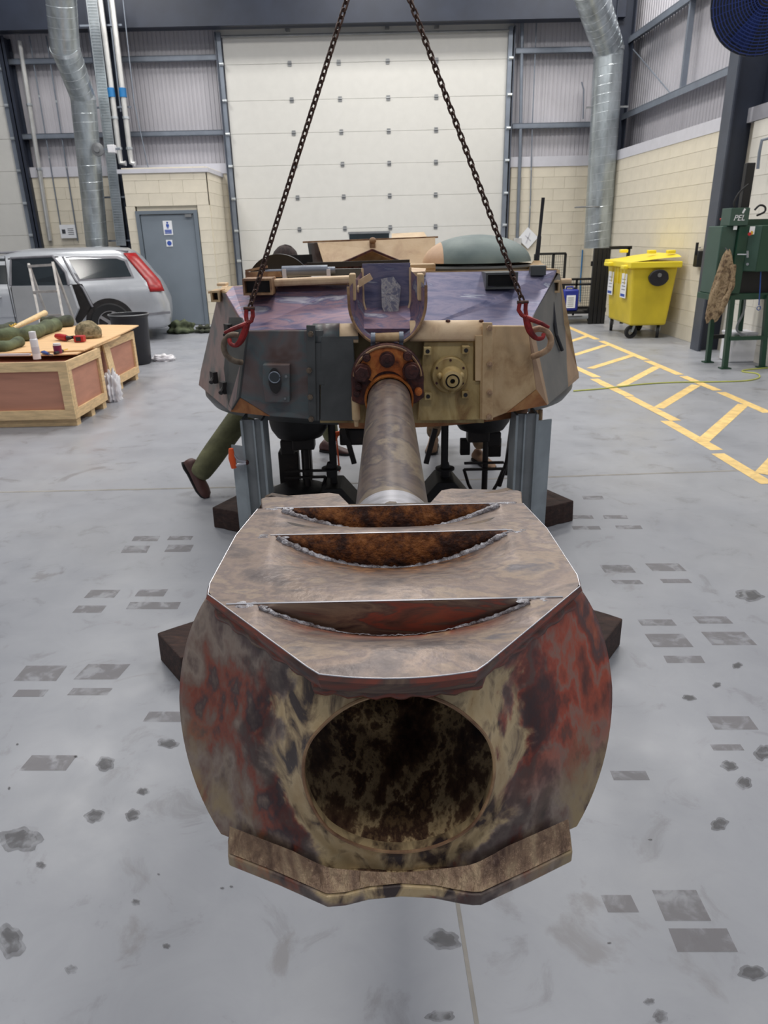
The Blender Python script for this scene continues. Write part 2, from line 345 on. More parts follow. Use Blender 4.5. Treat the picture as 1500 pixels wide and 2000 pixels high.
    def build(s, name, mat, parent=None, smooth=35, bev=0.0, weld=False, solid=0.0, **tags):
        if parent is not None: org = ORG[parent.name]
        elif 'org' in tags: org = Vector(tags.pop('org'))
        else:
            xs = [q.x for q in s.v]; ys = [q.y for q in s.v]
            org = Vector(((min(xs)+max(xs))/2, (min(ys)+max(ys))/2, min(q.z for q in s.v)))
        me = bpy.data.meshes.new(name); me.from_pydata([tuple(q-org) for q in s.v], [], s.f); me.validate()
        bm = bmesh.new(); bm.from_mesh(me)
        if weld: bmesh.ops.remove_doubles(bm, verts=bm.verts, dist=1e-5)
        bmesh.ops.recalc_face_normals(bm, faces=bm.faces); bm.to_mesh(me); bm.free()
        mm = mat if isinstance(mat, (list, tuple)) else [mat]
        for k in mm: me.materials.append(MATS[k])
        if smooth:
            for p in me.polygons: p.use_smooth = True
            me.set_sharp_from_angle(angle=math.radians(smooth))
        o = bpy.data.objects.new(name, me); COL.objects.link(o)
        if parent is not None: o.parent = parent
        else: o.location = org
        ORG[o.name] = org
        if solid:
            md = o.modifiers.new('thickness', 'SOLIDIFY'); md.thickness = solid; md.offset = 0
        if bev:
            md = o.modifiers.new('bevel', 'BEVEL'); md.width = bev; md.segments = 2; md.limit_method = 'ANGLE'
        for k, v_ in tags.items(): o[k] = v_
        return o
def thing(name, label, cat, loc=(0, 0, 0), group=None, local=False):
    o = bpy.data.objects.new(name, None); COL.objects.link(o); o.location = loc; o.empty_display_size = .1
    ORG[o.name] = Vector((0, 0, 0)) if local else Vector(loc)
    o['label'] = label; o['category'] = cat
    if group: o['group'] = group
    return o
def place(o, loc, rz=0.0): o.location = loc; o.rotation_euler = (0, 0, rz)
def arc(c, r, a0, a1, n, ax='xz'):
    out = []
    for i in range(n+1):
        a = math.radians(a0+(a1-a0)*i/n); u, v = r*math.cos(a), r*math.sin(a)
        out.append(Vector(c)+(Vector((u, 0, v)) if ax == 'xz' else (Vector((u, v, 0)) if ax == 'xy' else Vector((0, u, v)))))
    return out
def linked(name, me, parent, loc, rot=(0, 0, 0), scale=(1, 1, 1)):
    o = bpy.data.objects.new(name, me); COL.objects.link(o); o.parent = parent
    o.location = Vector(loc)-ORG[parent.name]; o.rotation_euler = rot; o.scale = scale; return o
# ================================================================ FLOOR
MB().bb(-14, 6.2, -6, 16.1, -0.12, 0).build('floor', 'concrete', org=(0, 0, 0), kind='structure')
flo = bpy.data.objects['floor']; ORG['floor'] = Vector((0, 0, 0))
def strip(p, q, w_, z=0.0012):
    p, q = Vector(p), Vector(q); n = (q-p).cross(Vector((0, 0, 1))).normalized()*w_/2
    return [p-n+V(0, 0, z), q-n+V(0, 0, z), q+n+V(0, 0, z), p+n+V(0, 0, z)]
def ext(a, b, k0, k1): return a+(a-b).normalized()*k0, b+(b-a).normalized()*k1
for a, b, w_ in (ext(fl(889, 1735), fl(936, 2030), 1.6, 4.0)+(.010,), (ext(fl(0, 962), fl(420, 953), 9, 0)[0], fl(445, 952), .022), (fl(1065, 932), ext(fl(1065, 932), fl(1480, 918), 0, 1.4)[1], .022), (fl(445, 952), fl(1065, 932), .022)):
    MB().prism(strip(a, b, w_, .0003), (0, 0, .0008)).build('floor_joint', 'joint', flo, smooth=0)
m = MB()
def markq(px, py, w_, h_, sk=0.0):
    c = fl(px, py); a = fl(px-w_/2, py); b = fl(px+w_/2, py); t = fl(px+sk, py-h_/2); u = fl(px-sk, py+h_/2)
    dx = (b-a)/2; dy = (t-u)/2
    m.prism([c-dx-dy+V(0, 0, .0006), c+dx-dy+V(0, 0, .0006), c+dx+dy+V(0, 0, .0006), c-dx+dy+V(0, 0, .0006)], (0, 0, .0003))
for a in ((80, 1315, 82, 30, 12), (200, 1312, 84, 30, 14), (60, 1354, 60, 14, 6), (176, 1351, 78, 14, 6), (200, 1160, 58, 16, 7), (296, 1158, 56, 14, 5), (175, 1190, 56, 14, 6), (300, 1183, 100, 14, 4), (285, 1052, 50, 10, 3), (352, 1051, 46, 8, 3),
          (265, 1073, 50, 14, 4), (350, 1071, 50, 14, 4), (95, 1490, 90, 30, 12), (1206, 1111, 60, 15, -6), (1300, 1108, 66, 15, -8), (1225, 1137, 56, 8, -4), (1320, 1135, 56, 8, -4), (1283, 1216, 68, 12, -5),
          (1392, 1211, 66, 14, -7), (1306, 1251, 76, 26, -10), (1423, 1247, 86, 26, -12), (1336, 1288, 74, 14, -4), (1430, 1412, 84, 26, -9), (1330, 1768, 88, 60, -14), (1372, 1836, 116, 46, -10), (1420, 1460, 60, 12, -4), (1158, 972, 40, 7, -2), (1138, 1010, 40, 7, -2), (1202, 1010, 46, 7, -2), (1145, 1031, 54, 7, -2), (1228, 1030, 50, 7, -2), (330, 1400, 90, 20, 6), (1230, 1515, 70, 18, -4), (1210, 1765, 60, 34, -8)):
    markq(*a)
m.build('tyre_mark', 'tyremark', flo, smooth=0, kind='stuff')
m = MB()
def spot(px, py, rx, ry, k):
    c = fl(px, py); rr = random.Random(k)
    a = fl(px+rx, py); b = fl(px, py-ry)
    ex = a-c; ey = b-c
    p1_, p2_, p3_ = rr.uniform(0, 6), rr.uniform(0, 6), rr.uniform(0, 6)
    for q_, zz in ((1.0, .0009), (.72, .0013)):
        m.prism([c+(ex*math.cos(t*.19635)+ey*math.sin(t*.19635))*q_*(1+.13*math.sin(2*t*.19635+p1_)+.1*math.sin(5*t*.19635+p2_)+.06*math.sin(9*t*.19635+p3_))+V(0, 0, zz) for t in range(32)], (0, 0, .0002))
for k, a in enumerate(((206, 1492, 20, 13), (185, 1594, 18, 14), (259, 1592, 15, 11), (280, 1546, 11, 8), (40, 1640, 38, 26), (20, 1838, 30, 30), (265, 1763, 10, 6), (325, 1848, 7, 6), (139, 1894, 11, 10), (328, 1452, 20, 10), (1463, 1163, 28, 11), (1346, 1363, 13, 6), (1424, 1496, 16, 10), (1453, 1530, 14, 14), (1490, 1470, 16, 16), (1405, 1610, 18, 12), (1470, 1900, 26, 16), (865, 1835, 34, 20), (860, 1985, 26, 12), (1290, 1985, 16, 12), (1400, 1338, 9, 5), (1268, 1957, 10, 8), (34, 1454, 3, 2), (18, 1540, 3, 3), (148, 1478, 4, 2), (1270, 1640, 4, 2), (434, 1735, 5, 2), (452, 1732, 4, 2), (1190, 1842, 4, 2), (310, 1708, 3, 2), (80, 1690, 10, 7), (1440, 1300, 10, 6))):
    spot(*a, k)
m.build('oil_spot', 'darkspot', flo, smooth=0, kind='stuff')
# yellow tape grid: two long lines joined by cross bars
tp = thing('floor_tape', 'yellow tape walkway grid stuck on floor in front of yellow bin', 'floor marking', (3, 8, 0))
TPN = [0]
def tape(a, b, w_=.075): TPN[0] += 1; MB().prism(strip(fl(*a), fl(*b), w_, .0008+.0003*(TPN[0] % 5)), (0, 0, .0002)).build('tape_strip', 'tapeyellow', tp, smooth=0)
for q in (((1106, 637), (1166, 663)), ((1174, 666), (1262, 703)), ((1264, 705), (1328, 732)), ((1334, 735), (1402, 763)), ((1408, 766), (1500, 806)), ((1120, 716), (1166, 737)), ((1160, 740), (1228, 773)), ((1176, 749), (1230, 774)), ((1228, 775), (1320, 822)), ((1300, 822), (1400, 879)), ((1402, 886), (1500, 945)),
          ((1110, 668), (1148, 656)), ((1120, 694), (1184, 674)), ((1152, 720), (1236, 694)), ((1212, 754), (1284, 716)), ((1286, 797), (1360, 752)), ((1372, 862), (1452, 790)), ((1488, 926), (1530, 880))):
    tape(*q, w_=.10)
# ================================================================ WALLS
BW, BC = .44, .218
def blockmesh(nm, mat):
    me_o = MB().box((0, 0, 0), (BW-.003, .06, BC-.003)).build(nm, mat, org=(0, 0, 0), smooth=0)
    bm = bmesh.new(); bm.from_mesh(me_o.data); bmesh.ops.bevel(bm, geom=bm.edges[:], offset=.0018, segments=1, affect='EDGES'); bm.to_mesh(me_o.data); bm.free()
    me = me_o.data; bpy.data.objects.remove(me_o); return me
BM1 = blockmesh('block', 'block'); BM2 = blockmesh('block_white', 'block_white')
def lay(parent, p0, d, L, z0, z1, mesh=BM1, skip=None, mesh2=None, cut=None):
    """courses of blocks along direction d from p0; skip(s0,s1,z)->True leaves a block out"""
    rz = math.atan2(d[1], d[0]); n = int(math.ceil((z1-z0)/BC-.02)); rows = n
    for r in range(rows):
        s = -BW/2 if r % 2 else 0.0
        while s < L-.01:
            a, b = max(s, 0), min(s+BW, L); zc = z0+(r+.5)*BC; s += BW
            if b-a < .04: continue
            if skip and skip(a, b, zc): continue
            c = (a+b)/2
            me = mesh2 if (mesh2 and c > cut) else mesh
            linked('block', me, parent, (p0[0]+d[0]*c, p0[1]+d[1]*c, zc), (0, 0, rz), ((b-a)/BW, 1, 1))
Z1, Z2 = 2.83, 2.975; WB = 15.8
wb = MB().bb(-14, 4.55, WB+.03, WB+.15, 0, Z2).build('wall_back', 'mortar', kind='structure', smooth=0)
lay(wb, (2.72, WB+.01), (1, 0), 1.80, 0, Z1)
lay(wb, (-7.0, WB+.01), (1, 0), 2.3, 0, Z1, skip=lambda a, b, z: z < 1.2)
lay(wb, (-3.14, WB+.01), (1, 0), .14, 0, Z1)
m = MB()
for a, b in ((2.70, 4.55), (-7.0, -2.98)): m.bb(a, b, WB-.04, WB+.06, Z1-.02, Z2+.02)
m.build('cap_strip', 'capstrip', wb, smooth=0)
def clad(x0, x1, y, z0, z1, par, pitch=.085, dirv=(1, 0), p0=None):
    L = x1-x0; n = int(L/pitch); mb = MB(); pts = []
    for i in range(n+1):
        s = x0+i*pitch
        pts += [(s, 0), (s+pitch*.60, 0), (s+pitch*.68, .014), (s+pitch*.92, .014)]
    for (s, o) in pts:
        px, py = (s, y+o) if p0 is None else (p0[0]+dirv[0]*s+dirv[1]*o, p0[1]+dirv[1]*s-dirv[0]*o)
        mb.v += [V(px, py, z0), V(px, py, z1)]
    for i in range(len(pts)-1): mb.f.append([2*i, 2*i+2, 2*i+3, 2*i+1])
    return mb.build('cladding_sheet', 'cladding', par, smooth=0)
for a, b in ((2.70, 3.35), (3.35, 4.7), (-7.0, -5.0), (-5.0, -2.98), (-13.9, -9.5)): clad(a, b, WB+.10, Z2, 6.4, wb)
lay(wb, (-13.9, WB+.01), (1, 0), 4.4, 0, Z1)
MB().bb(-14, 5, WB+.13, WB+.2, Z2, 7).build('backing', 'cladding', wb, smooth=0)
m_ = [('rail', 3.53), ('rail', 4.80)]
for nm, z in m_:
    for a, b in ((2.70, 4.35), (-7.0, -5.0), (-4.95, -2.98)):
        mb = MB().bb(a, b, WB-.10, WB+.09, z+.04, z+.055).bb(a, b, WB-.10, WB-.085, z-.04, z+.055).bb(a, b, WB-.10, WB-.03, z-.04, z-.025)
        mb.build(nm, 'railsteel', wb, smooth=0)
# right wall (runs slightly towards the axis with depth)
wd = Vector((-.0327, 1, 0)).normalized(); W0 = Vector((4.68+.0327*10.5, 0, 0)) ; wn = Vector((1, .0327, 0)).normalized()
def rwp(y, off=0.0): return W0+wd*(y/wd.y)+wn*off
wr = MB().prism([rwp(5, .03), rwp(15.9, .03), rwp(15.9, .15), rwp(5, .15)], (0, 0, Z2)).build('wall_right', 'mortar', kind='structure', smooth=0)
lay(wr, tuple(rwp(15.8, .01))[:2], tuple(-wd)[:2], 5.70, 0, Z1)
lay(wr, tuple(rwp(9.84, .01))[:2], tuple(-wd)[:2], 1.8, 0, Z1, mesh=BM2)
MB().prism([rwp(9.0, -.03)+V(0, 0, Z1-.02), rwp(15.8, -.03)+V(0, 0, Z1-.02), rwp(15.8, .3)+V(0, 0, Z1-.02), rwp(9.0, .3)+V(0, 0, Z1-.02)], (0, 0, .165)).build('cap_strip', 'capstrip', wr, smooth=0)
MB().prism([rwp(5.0, -.03)+V(0, 0, Z1-.02), rwp(9.9, -.03)+V(0, 0, Z1-.02), rwp(9.9, .3)+V(0, 0, Z1-.02), rwp(5.0, .3)+V(0, 0, Z1-.02)], (0, 0, .165)).build('cap_strip', 'capstrip', wr, smooth=0)
for a, b in ((6, 10), (10, 13), (13, 15.8)):
    clad(0, b-a, 0, Z2, 6.6, wr, .11, tuple(wd)[:2], tuple(rwp(a, .42))[:2])
MB().prism([rwp(5, .47), rwp(16, .47), rwp(16, .55), rwp(5, .55)], (0, 0, 7)).build('backing', 'cladding', wr, smooth=0)
for z in (3.6, 4.86):
    for a, b in ((10.35, 15.6), (6, 9.8)):
        MB().prism([rwp(a, .20)+V(0, 0, z-.05), rwp(b, .20)+V(0, 0, z-.05), rwp(b, .22)+V(0, 0, z-.05), rwp(a, .22)+V(0, 0, z-.05)], (0, 0, .1)).prism([rwp(a, .2)+V(0, 0, z+.04), rwp(b, .2)+V(0, 0, z+.04), rwp(b, .42)+V(0, 0, z+.04), rwp(a, .42)+V(0, 0, z+.04)], (0, 0, .014)).build('rail', 'railsteel', wr, smooth=0)
for y, z0, z1 in ((12.75, 3.65, 6.4), (11.05, 3.65, 6.4), (10.85, 3.65, 6.4)):
    MB().prism([rwp(y, .22), rwp(y+.06, .22), rwp(y+.06, .30), rwp(y, .30)], (0, 0, z1-z0)).build('mullion', 'railsteel', wr, smooth=0).location.z += z0
MB().tube([rwp(15.4, .25)+V(0, 0, 4.8), rwp(13.2, .25)+V(0, 0, 3.65)], .010, 6).build('brace_rod', 'railsteel', wr)
MB().tube([rwp(11.0, .25)+V(0, 0, 4.1), rwp(10.5, .25)+V(0, 0, 4.8)], .008, 6).build('brace_rod', 'railsteel', wr)
# far left side of the hall (outside the photograph, seen when stepping aside)
wl_ = MB().bb(-14.1, -14.0, -6, 15.9, 0, Z2).build('wall_far_left', 'mortar', kind='structure', smooth=0)
clad(0, 21.8, 0, Z2, 6.6, wl_, .30, (0, 1), (-14.2, -6))
MB().bb(-14.35, -14.3, -6, 16, Z2, 7).build('backing', 'cladding', wl_, smooth=0)
# steel frame
def ibeam(mb, x, y, z0, z1, w_, d_, t=.02, ax='x'):
    if ax == 'x': mb.bb(x, x+t, y-w_/2, y+w_/2, z0, z1).bb(x+d_-t, x+d_, y-w_/2, y+w_/2, z0, z1).bb(x, x+d_, y-.01, y+.01, z0, z1)
    else: mb.bb(x-w_/2, x+w_/2, y, y+t, z0, z1).bb(x-w_/2, x+w_/2, y+d_-t, y+d_, z0, z1).bb(x-.01, x+.01, y, y+d_, z0, z1)
ct = MB(); ibeam(ct, 4.42, 10.02, 0, 6.5, .26, .42)
t1 = ct.build('trim_1', 'navysteel', kind='structure', smooth=0)
MB().bb(4.40, 4.42, 9.89, 10.15, 0, 6.5).build('lit_flange', 'columnsteel', t1, smooth=0)  # same navy paint as the column, its lit look put into the colour
ct = MB(); ibeam(ct, 4.42, 15.35, 2.99, 6.5, .34, .36); ct.build('trim_2', 'navysteel', kind='structure', smooth=0)
ct = MB(); ibeam(ct, -4.98, 15.0, 0, 6.5, .30, .55, .02, 'y'); ct.build('trim_3', 'navysteel', kind='structure', smooth=0)
ct = MB().bb(-14, 4.6, 15.22, 15.5, 5.20, 5.225).bb(-14, 4.6, 15.35, 15.37, 5.2, 5.9).bb(-14, 4.6, 15.22, 15.5, 5.88, 5.905)
ct.bb(-14, 4.6, 15.24, 15.26, 5.21, 5.9)
ct.build('trim_4', 'navysteel', kind='structure', smooth=0)
ct = MB(); ibeam(ct, -6.98, WB-.25, 0, 5.2, .12, .3, .015, 'y'); ct.build('trim_5', 'navysteel', kind='structure', smooth=0)
# ================================================================ SECTIONAL DOORS
def sectional(name, x0, x1, hinges, lastz=5.1):
    root = bpy.data.objects.new(name, None); COL.objects.link(root); root.location = ((x0+x1)/2, WB-.05, 0); ORG[name] = Vector(root.location); root['kind'] = 'structure'
    lines = [0.02, .56, 1.145, 1.73, 2.33, 2.925, 3.50, 4.07, 4.68, 5.14]
    for a, b in zip(lines[:-1], lines[1:]):
        MB().bb(x0+.05, x1-.05, WB-.075, WB-.03, a+.0015, b-.0015).build('door_panel', 'rollerdoor', root, smooth=0, bev=.005)
    for z in lines[1:-1]:
        for hx in hinges:
            h = MB().bb(hx-.035, hx+.035, WB-.088, WB-.075, z-.045, z+.045).cyl(V(hx-.04, WB-.094, z), V(hx+.04, WB-.094, z), .012, n=8)
            h.build('hinge', 'hinge', root)
    for x in (x0, x1):
        sgn = 1 if x == x0 else -1
        MB().bb(x-.05, x+.03, WB-.14, WB-.02, 0, 5.2).build('track', 'railsteel', root, smooth=0)
        MB().bb(x-sgn*.065-.012, x-sgn*.065+.012, WB-.17, WB, 0, 5.2).build('jamb_angle', 'columnsteel', root, smooth=0)
        for z in lines[1:-1]:
            MB().cyl(V(x-.03, WB-.16, z), V(x+.05, WB-.16, z), .028, n=10).bb(x-.035, x+.035, WB-.155, WB-.13, z-.03, z+.03).build('roller', 'galvseam', root)
    MB().bb(x0-.06, x1+.06, WB-.05, WB+.02, 5.16, 5.40).build('header', 'rollerdoor', root, smooth=0)
    MB().cyl(V(x0+.05, WB-.14, 5.13), V(x1-.05, WB-.14, 5.13), .022, n=10).build('torsion_bar', 'hinge', root)
    for hx in hinges: MB().bb(hx-.04, hx+.04, WB-.16, WB-.05, 5.2, 5.32).build('bracket', 'hinge', root, smooth=0)
    return root
sectional('door_1', -2.92, 2.60, (-1.62, -.68, .257, 1.193))
sectional('door_2', -9.45, -7.14, (-8.3,))
# lettered window strip low in door_1 seen over the turret
# ================================================================ STORE ROOM + DOOR
SF = 14.45
ws = MB().bb(-4.72, -3.15, SF+.03, SF+.12, 2.09, 2.74).bb(-4.72, -4.53, SF+.03, SF+.12, 0, 2.74).bb(-3.40, -3.15, SF+.03, SF+.12, 0, 2.74).bb(-3.25, -3.15, SF+.05, WB+.02, 0, 2.74)
ws = ws.build('wall_left', 'mortar', kind='structure', smooth=0)
lay(ws, (-4.705, SF+.01), (1, 0), 1.54, 0, 2.74, skip=lambda a, b, z: z < 2.13 and b > .17 and a < 1.33)
for r in range(10):      # narrow jamb blocks beside the door
    for a, b in ((-4.72, -4.55), (-3.38, -3.15)): linked('block', BM1, ws, ((a+b)/2, SF+.01, (r+.5)*BC), (0, 0, 0), ((b-a)/BW, 1, 1))
lay(ws, (-3.165, SF+.04), (0, 1), 1.3, 0, 2.74)
MB().bb(-4.78, -3.10, SF-.05, WB, 2.74, 2.81).build('cap_strip', 'capstrip', ws, smooth=0)
d3 = bpy.data.objects.new('door_3', None); COL.objects.link(d3); d3.location = (-3.96, SF, 0); ORG['door_3'] = Vector(d3.location); d3['kind'] = 'structure'
MB().bb(-4.47, -3.47, SF-.01, SF+.04, .01, 2.03).build('door_leaf', 'greydoor', d3, smooth=0, bev=.004)
for a in ((-4.55, -4.48, 0, 2.10), (-3.46, -3.39, 0, 2.10), (-4.48, -3.46, 2.04, 2.10)):
    MB().bb(a[0], a[1], SF-.045, SF+.06, a[2], a[3]).build('door_frame', 'greydoorframe', d3, smooth=0)
MB().bb(-3.62, -3.5, SF-.06, SF-.01, 1.98, 2.03).build('door_closer', 'hinge', d3, smooth=0)
def sign(px, py, w_, h_, Y, kind, name='sign', label='', cat='sign'):
    c = at(px, py, Y); r = thing(name, label, cat, (c.x, Y, c.z-h_/2))
    MB().bb(c.x-w_/2, c.x+w_/2, Y-.006, Y, c.z-h_/2, c.z+h_/2).build('plate', 'signwhite', r, smooth=0)
    if kind == 'disc':
        MB().cyl(V(c.x, Y-.009, c.z), V(c.x, Y-.006, c.z), w_*.36, n=20).build('symbol', 'signblue', r)
    if kind == 'man':
        mb = MB().cyl(V(c.x, Y-.009, c.z+h_*.36), V(c.x, Y-.006, c.z+h_*.36), w_*.11, n=12).bb(c.x-w_*.16, c.x+w_*.16, Y-.009, Y-.006, c.z+h_*.08, c.z+h_*.26).bb(c.x-w_*.09, c.x-w_*.02, Y-.009, Y-.006, c.z-.05*h_, c.z+h_*.08).bb(c.x+w_*.02, c.x+w_*.09, Y-.009, Y-.006, c.z-.05*h_, c.z+h_*.08)
        mb.build('symbol', 'signblue', r)
        for k in range(3): MB().bb(c.x-w_*.38, c.x+w_*.38, Y-.009, Y-.006, c.z-h_*(.16+.1*k)-.01, c.z-h_*(.16+.1*k)+.008).build('text_line', 'signblue', r, smooth=0)
    return r
sign(328, 445, .17, .25, SF-.012, 'man', label='white and blue notice with figure symbol, upper one on grey door')
sign(331, 475, .12, .12, SF-.012, 'disc', label='small white notice with blue disc, lower one on grey door')
c = at(133, 452, 15.72)
r = thing('wall_sign', 'white printed sheet on cream wall above the silver car', 'sign', (c.x, 15.72, c.z-.12))
MB().bb(c.x-.16, c.x+.16, 15.71, 15.72, c.z-.13, c.z+.13).build('plate', 'signwhite', r, smooth=0)
MB().bb(c.x-.12, c.x-.05, 15.705, 15.71, c.z-.04, c.z+.04).build('symbol', 'ink', r, smooth=0)
for k in range(4): MB().bb(c.x, c.x+.12, 15.705, 15.71, c.z-.06+.035*k, c.z-.05+.035*k).build('text_line', 'ink', r, smooth=0)
# ================================================================ DUCTS AND PIPES
def duct(name, label, pts, rs, seam=.14):
    b = pts[-1]; r = thing(name, label, 'duct', tuple(b))
    for i in range(len(pts)-1):
        p, q = Vector(pts[i]), Vector(pts[i+1]); L = (q-p).length; k = max(2, int(L/seam))
        MB().cyl(p, q, rs[i], rs[i+1], n=28).build('duct_section', 'galv', r)
        mb = MB(); d = (q-p).normalized()
        a = d.orthogonal().normalized(); b2 = d.cross(a); n = 18; pp = []; rr = []
        for t in range(k*n+1):
            u = t/(k*n); an = 2*math.pi*t/n; rad = rs[i]*(1-u)+rs[i+1]*u
            pp.append(p+(q-p)*u+(a*math.cos(an)+b2*math.sin(an))*rad)
        mb.tube(pp, .005, 4, True); mb.build('spiral_seam', 'galvseam', r)
        MB().cyl(p-d*.03, p+d*.03, rs[i]+.008, n=28).build('collar', 'galvseam', r)
        if i: MB().blob(p, (rs[i]*1.0,)*3, 28, 16).build('elbow', 'galv', r, smooth=60)
    return r
dl = [at(117, -30, 13.6), at(127, 95, 13.9), at(162, 190, 14.5), at(190, 482, 14.7)]
duct('ventilation_duct', 'galvanised round duct rising behind silver car left of store room', dl, [.235, .235, .215, .205])
dr = [at(1148, -30, 13.9), at(1189, 97, 14.75), at(1166, 484, 14.75)]
rd = duct('ventilation_duct', 'large galvanised round duct with an elbow beside the right corner', dr, [.27, .26, .25])
c = at(1186, 404, 14.75); MB().tube(arc((dr[1].x-.13, 14.75, c.z), .27, 180, 360, 14, 'xy'), .014, 6).beam(c+V(0, 0, 0), c+V(.33, 0, 0), .03, .03).build('clamp', 'hinge', rd)
c = at(1190, 209, 14.75); MB().beam(c+V(-.42, 0, 0), c+V(.35, 0, 0), .025, .03).build('clamp', 'hinge', rd)
def pipe(name, label, pts, r, mat, bands=(), cat='pipe', n=10, **kw):
    t = thing(name, label, cat, tuple(pts[-1]))
    MB().tube(pts, r, n).build('tube', mat, t)
    for p, q in bands: MB().cyl(p, q, r*1.35, n=12).build('band', 'blueband', t)
    for p in kw.get('clips', ()): MB().cyl(p-V(0, 0, .02), p+V(0, 0, .02), r*1.3, n=10).build('clip', 'galvseam', t)
    return t
YP = 14.85
pipe('water_pipe', 'white lagged pipe with blue band, nearer the left duct', [at(193, -20, YP), at(217, 165, YP), at(233, 300, YP), at(236, 318, YP), at(246, 319, YP)], .048, 'pipe', [(at(216, 172, YP), at(219, 190, YP))], clips=[at(224, 230, YP), at(232, 290, YP)])
pipe('water_pipe', 'white lagged pipe with blue band ending in an elbow above store room', [at(216, -20, YP), at(238, 165, YP), at(254, 300, YP), at(257, 318, YP), at(264, 320, YP)], .048, 'pipe', [(at(239, 172, YP), at(241, 190, YP))], clips=[at(246, 230, YP), at(253, 290, YP)])
pipe('conduit', 'thin grey conduit between the two lagged white pipes', [at(209, -20, YP+.1), at(236, 218, YP+.1)], .016, 'railsteel')
pipe('conduit', 'thin cable line dropping to the roof of the store room', [at(238, -20, YP), at(262, 200, YP), at(290, 330, YP)], .009, 'railsteel')
tr = thing('cable_tray', 'perforated galvanised cable tray running down dark column', 'cable tray', tuple(at(240, 480, 14.95)))
a, b = at(177, -20, 14.9), at(238, 480, 14.9)
MB().beam(a, b, .17, .02, (0, 1, 0)).build('tray', 'galv', tr, smooth=0)
k = 90; mb = MB()
for i in range(k): mb.beam(a.lerp(b, (i+.3)/k)+V(0, -.012, 0), a.lerp(b, (i+.55)/k)+V(0, -.012, 0), .17, .006, (0, 1, 0))
mb.build('rung', 'galvseam', tr, smooth=0, kind='stuff')
for s in (-.09, .09): MB().beam(a+V(s, -.01, 0), b+V(s, -.01, 0), .012, .04, (0, 1, 0)).build('side_rail', 'galvseam', tr, smooth=0)
for py in (50, 210, 385, 470): 
    c = at(177+61*py/480., py, 14.93); MB().beam(c+V(-.25, 0, 0), c+V(.5, 0, 0), .03, .03).build('bracket', 'railsteel', tr, smooth=0)
for i, (a, b, rr, lb) in enumerate(((at(38, 80, 15.70), at(98, 470, 15.70), .045, 'cream painted downpipe left of the galvanised duct'), (at(57, 70, 15.735), at(118, 440, 15.735), .012, 'thin conduit running to white sheet on cream wall'), (at(90, 70, 15.735), at(152, 470, 15.735), .014, 'thin conduit directly left of the galvanised duct'))):
    pipe('conduit' if i else 'downpipe', lb, [a, a.lerp(b, .5), b], rr, 'railsteel' if i else 'pipe', clips=[a.lerp(b, .3), a.lerp(b, .62)])
c = at(191, 292, 14.30); bl = thing('alarm_bell', 'round grey sounder on bracket in front of left column', 'alarm', tuple(c))
MB().lathe([(.0, -.06), (.05, -.06), (.06, -.03), (.11, -.02), (.115, .0), (0, 0)], c, 'y', 24).build('bell', 'hinge', bl)
MB().beam(c, c+V(.4, 0, 0), .02, .03).build('bracket', 'railsteel', bl)
MB().bb(c.x+.19, c.x+.32, 14.25, 14.38, c.z-.06, c.z+.07).build('junction_box', 'whiteplastic', bl, bev=.01)
YR = 15.735
pipe('conduit', 'thick grey trunking down cream wall right of big white door', [at(1020, 38, YR), at(1016, 300, YR), at(1010, 470, YR)], .035, 'railsteel')
pipe('conduit', 'thin conduit with clips above the diamond sign', [at(1048, 36, YR), at(1040, 235, YR), at(1036, 400, YR), at(1033, 448, YR)], .012, 'railsteel', clips=[at(1037, 330, YR), at(1035, 405, YR)])
pipe('conduit', 'short bent cable on cladding beside the right hand duct', [at(1136, 160, YR), at(1140, 175, YR), at(1139, 232, YR)], .014, 'railsteel')
pipe('air_line', 'thin blue air line dropping beside black cage trolley', [at(1138, 488, 15.75), at(1134, 545, 15.75), at(1133, 590, 15.75)], .014, 'blueband')
pipe('conduit', 'grey conduit on white wall above the green machine', [at(1510, 268, 9.3), at(1488, 274, 9.3), at(1483, 300, 9.3), at(1480, 330, 9.3)], .018, 'railsteel')
c = at(1031, 465, 15.73); ds = thing('warning_sign', 'white diamond sign on cream wall behind thin dark whip aerial', 'sign', tuple(c-V(0, 0, .22)))
MB().box(c, (.30, .015, .30), (0, math.radians(42), 0)).build('plate', 'signwhite', ds, smooth=0)
MB().box(c-V(0, .01, 0), (.02, .006, .22), (0, math.radians(20), 0)).box(c-V(0, .01, 0), (.16, .006, .02), (0, math.radians(42), 0)).build('symbol', 'capstrip', ds, smooth=0)
c = at(1010, 478, 15.74); sb = thing('switch_box', 'small grey switch box with red button at foot of trunking', 'switch', tuple(c-V(0, 0, .12)))
MB().box(c, (.16, .08, .26)).build('case', 'greydevice', sb, bev=.008); MB().cyl(c+V(0, -.04, -.05), c+V(0, -.07, -.05), .022, n=12).build('button', 'toolred', sb)
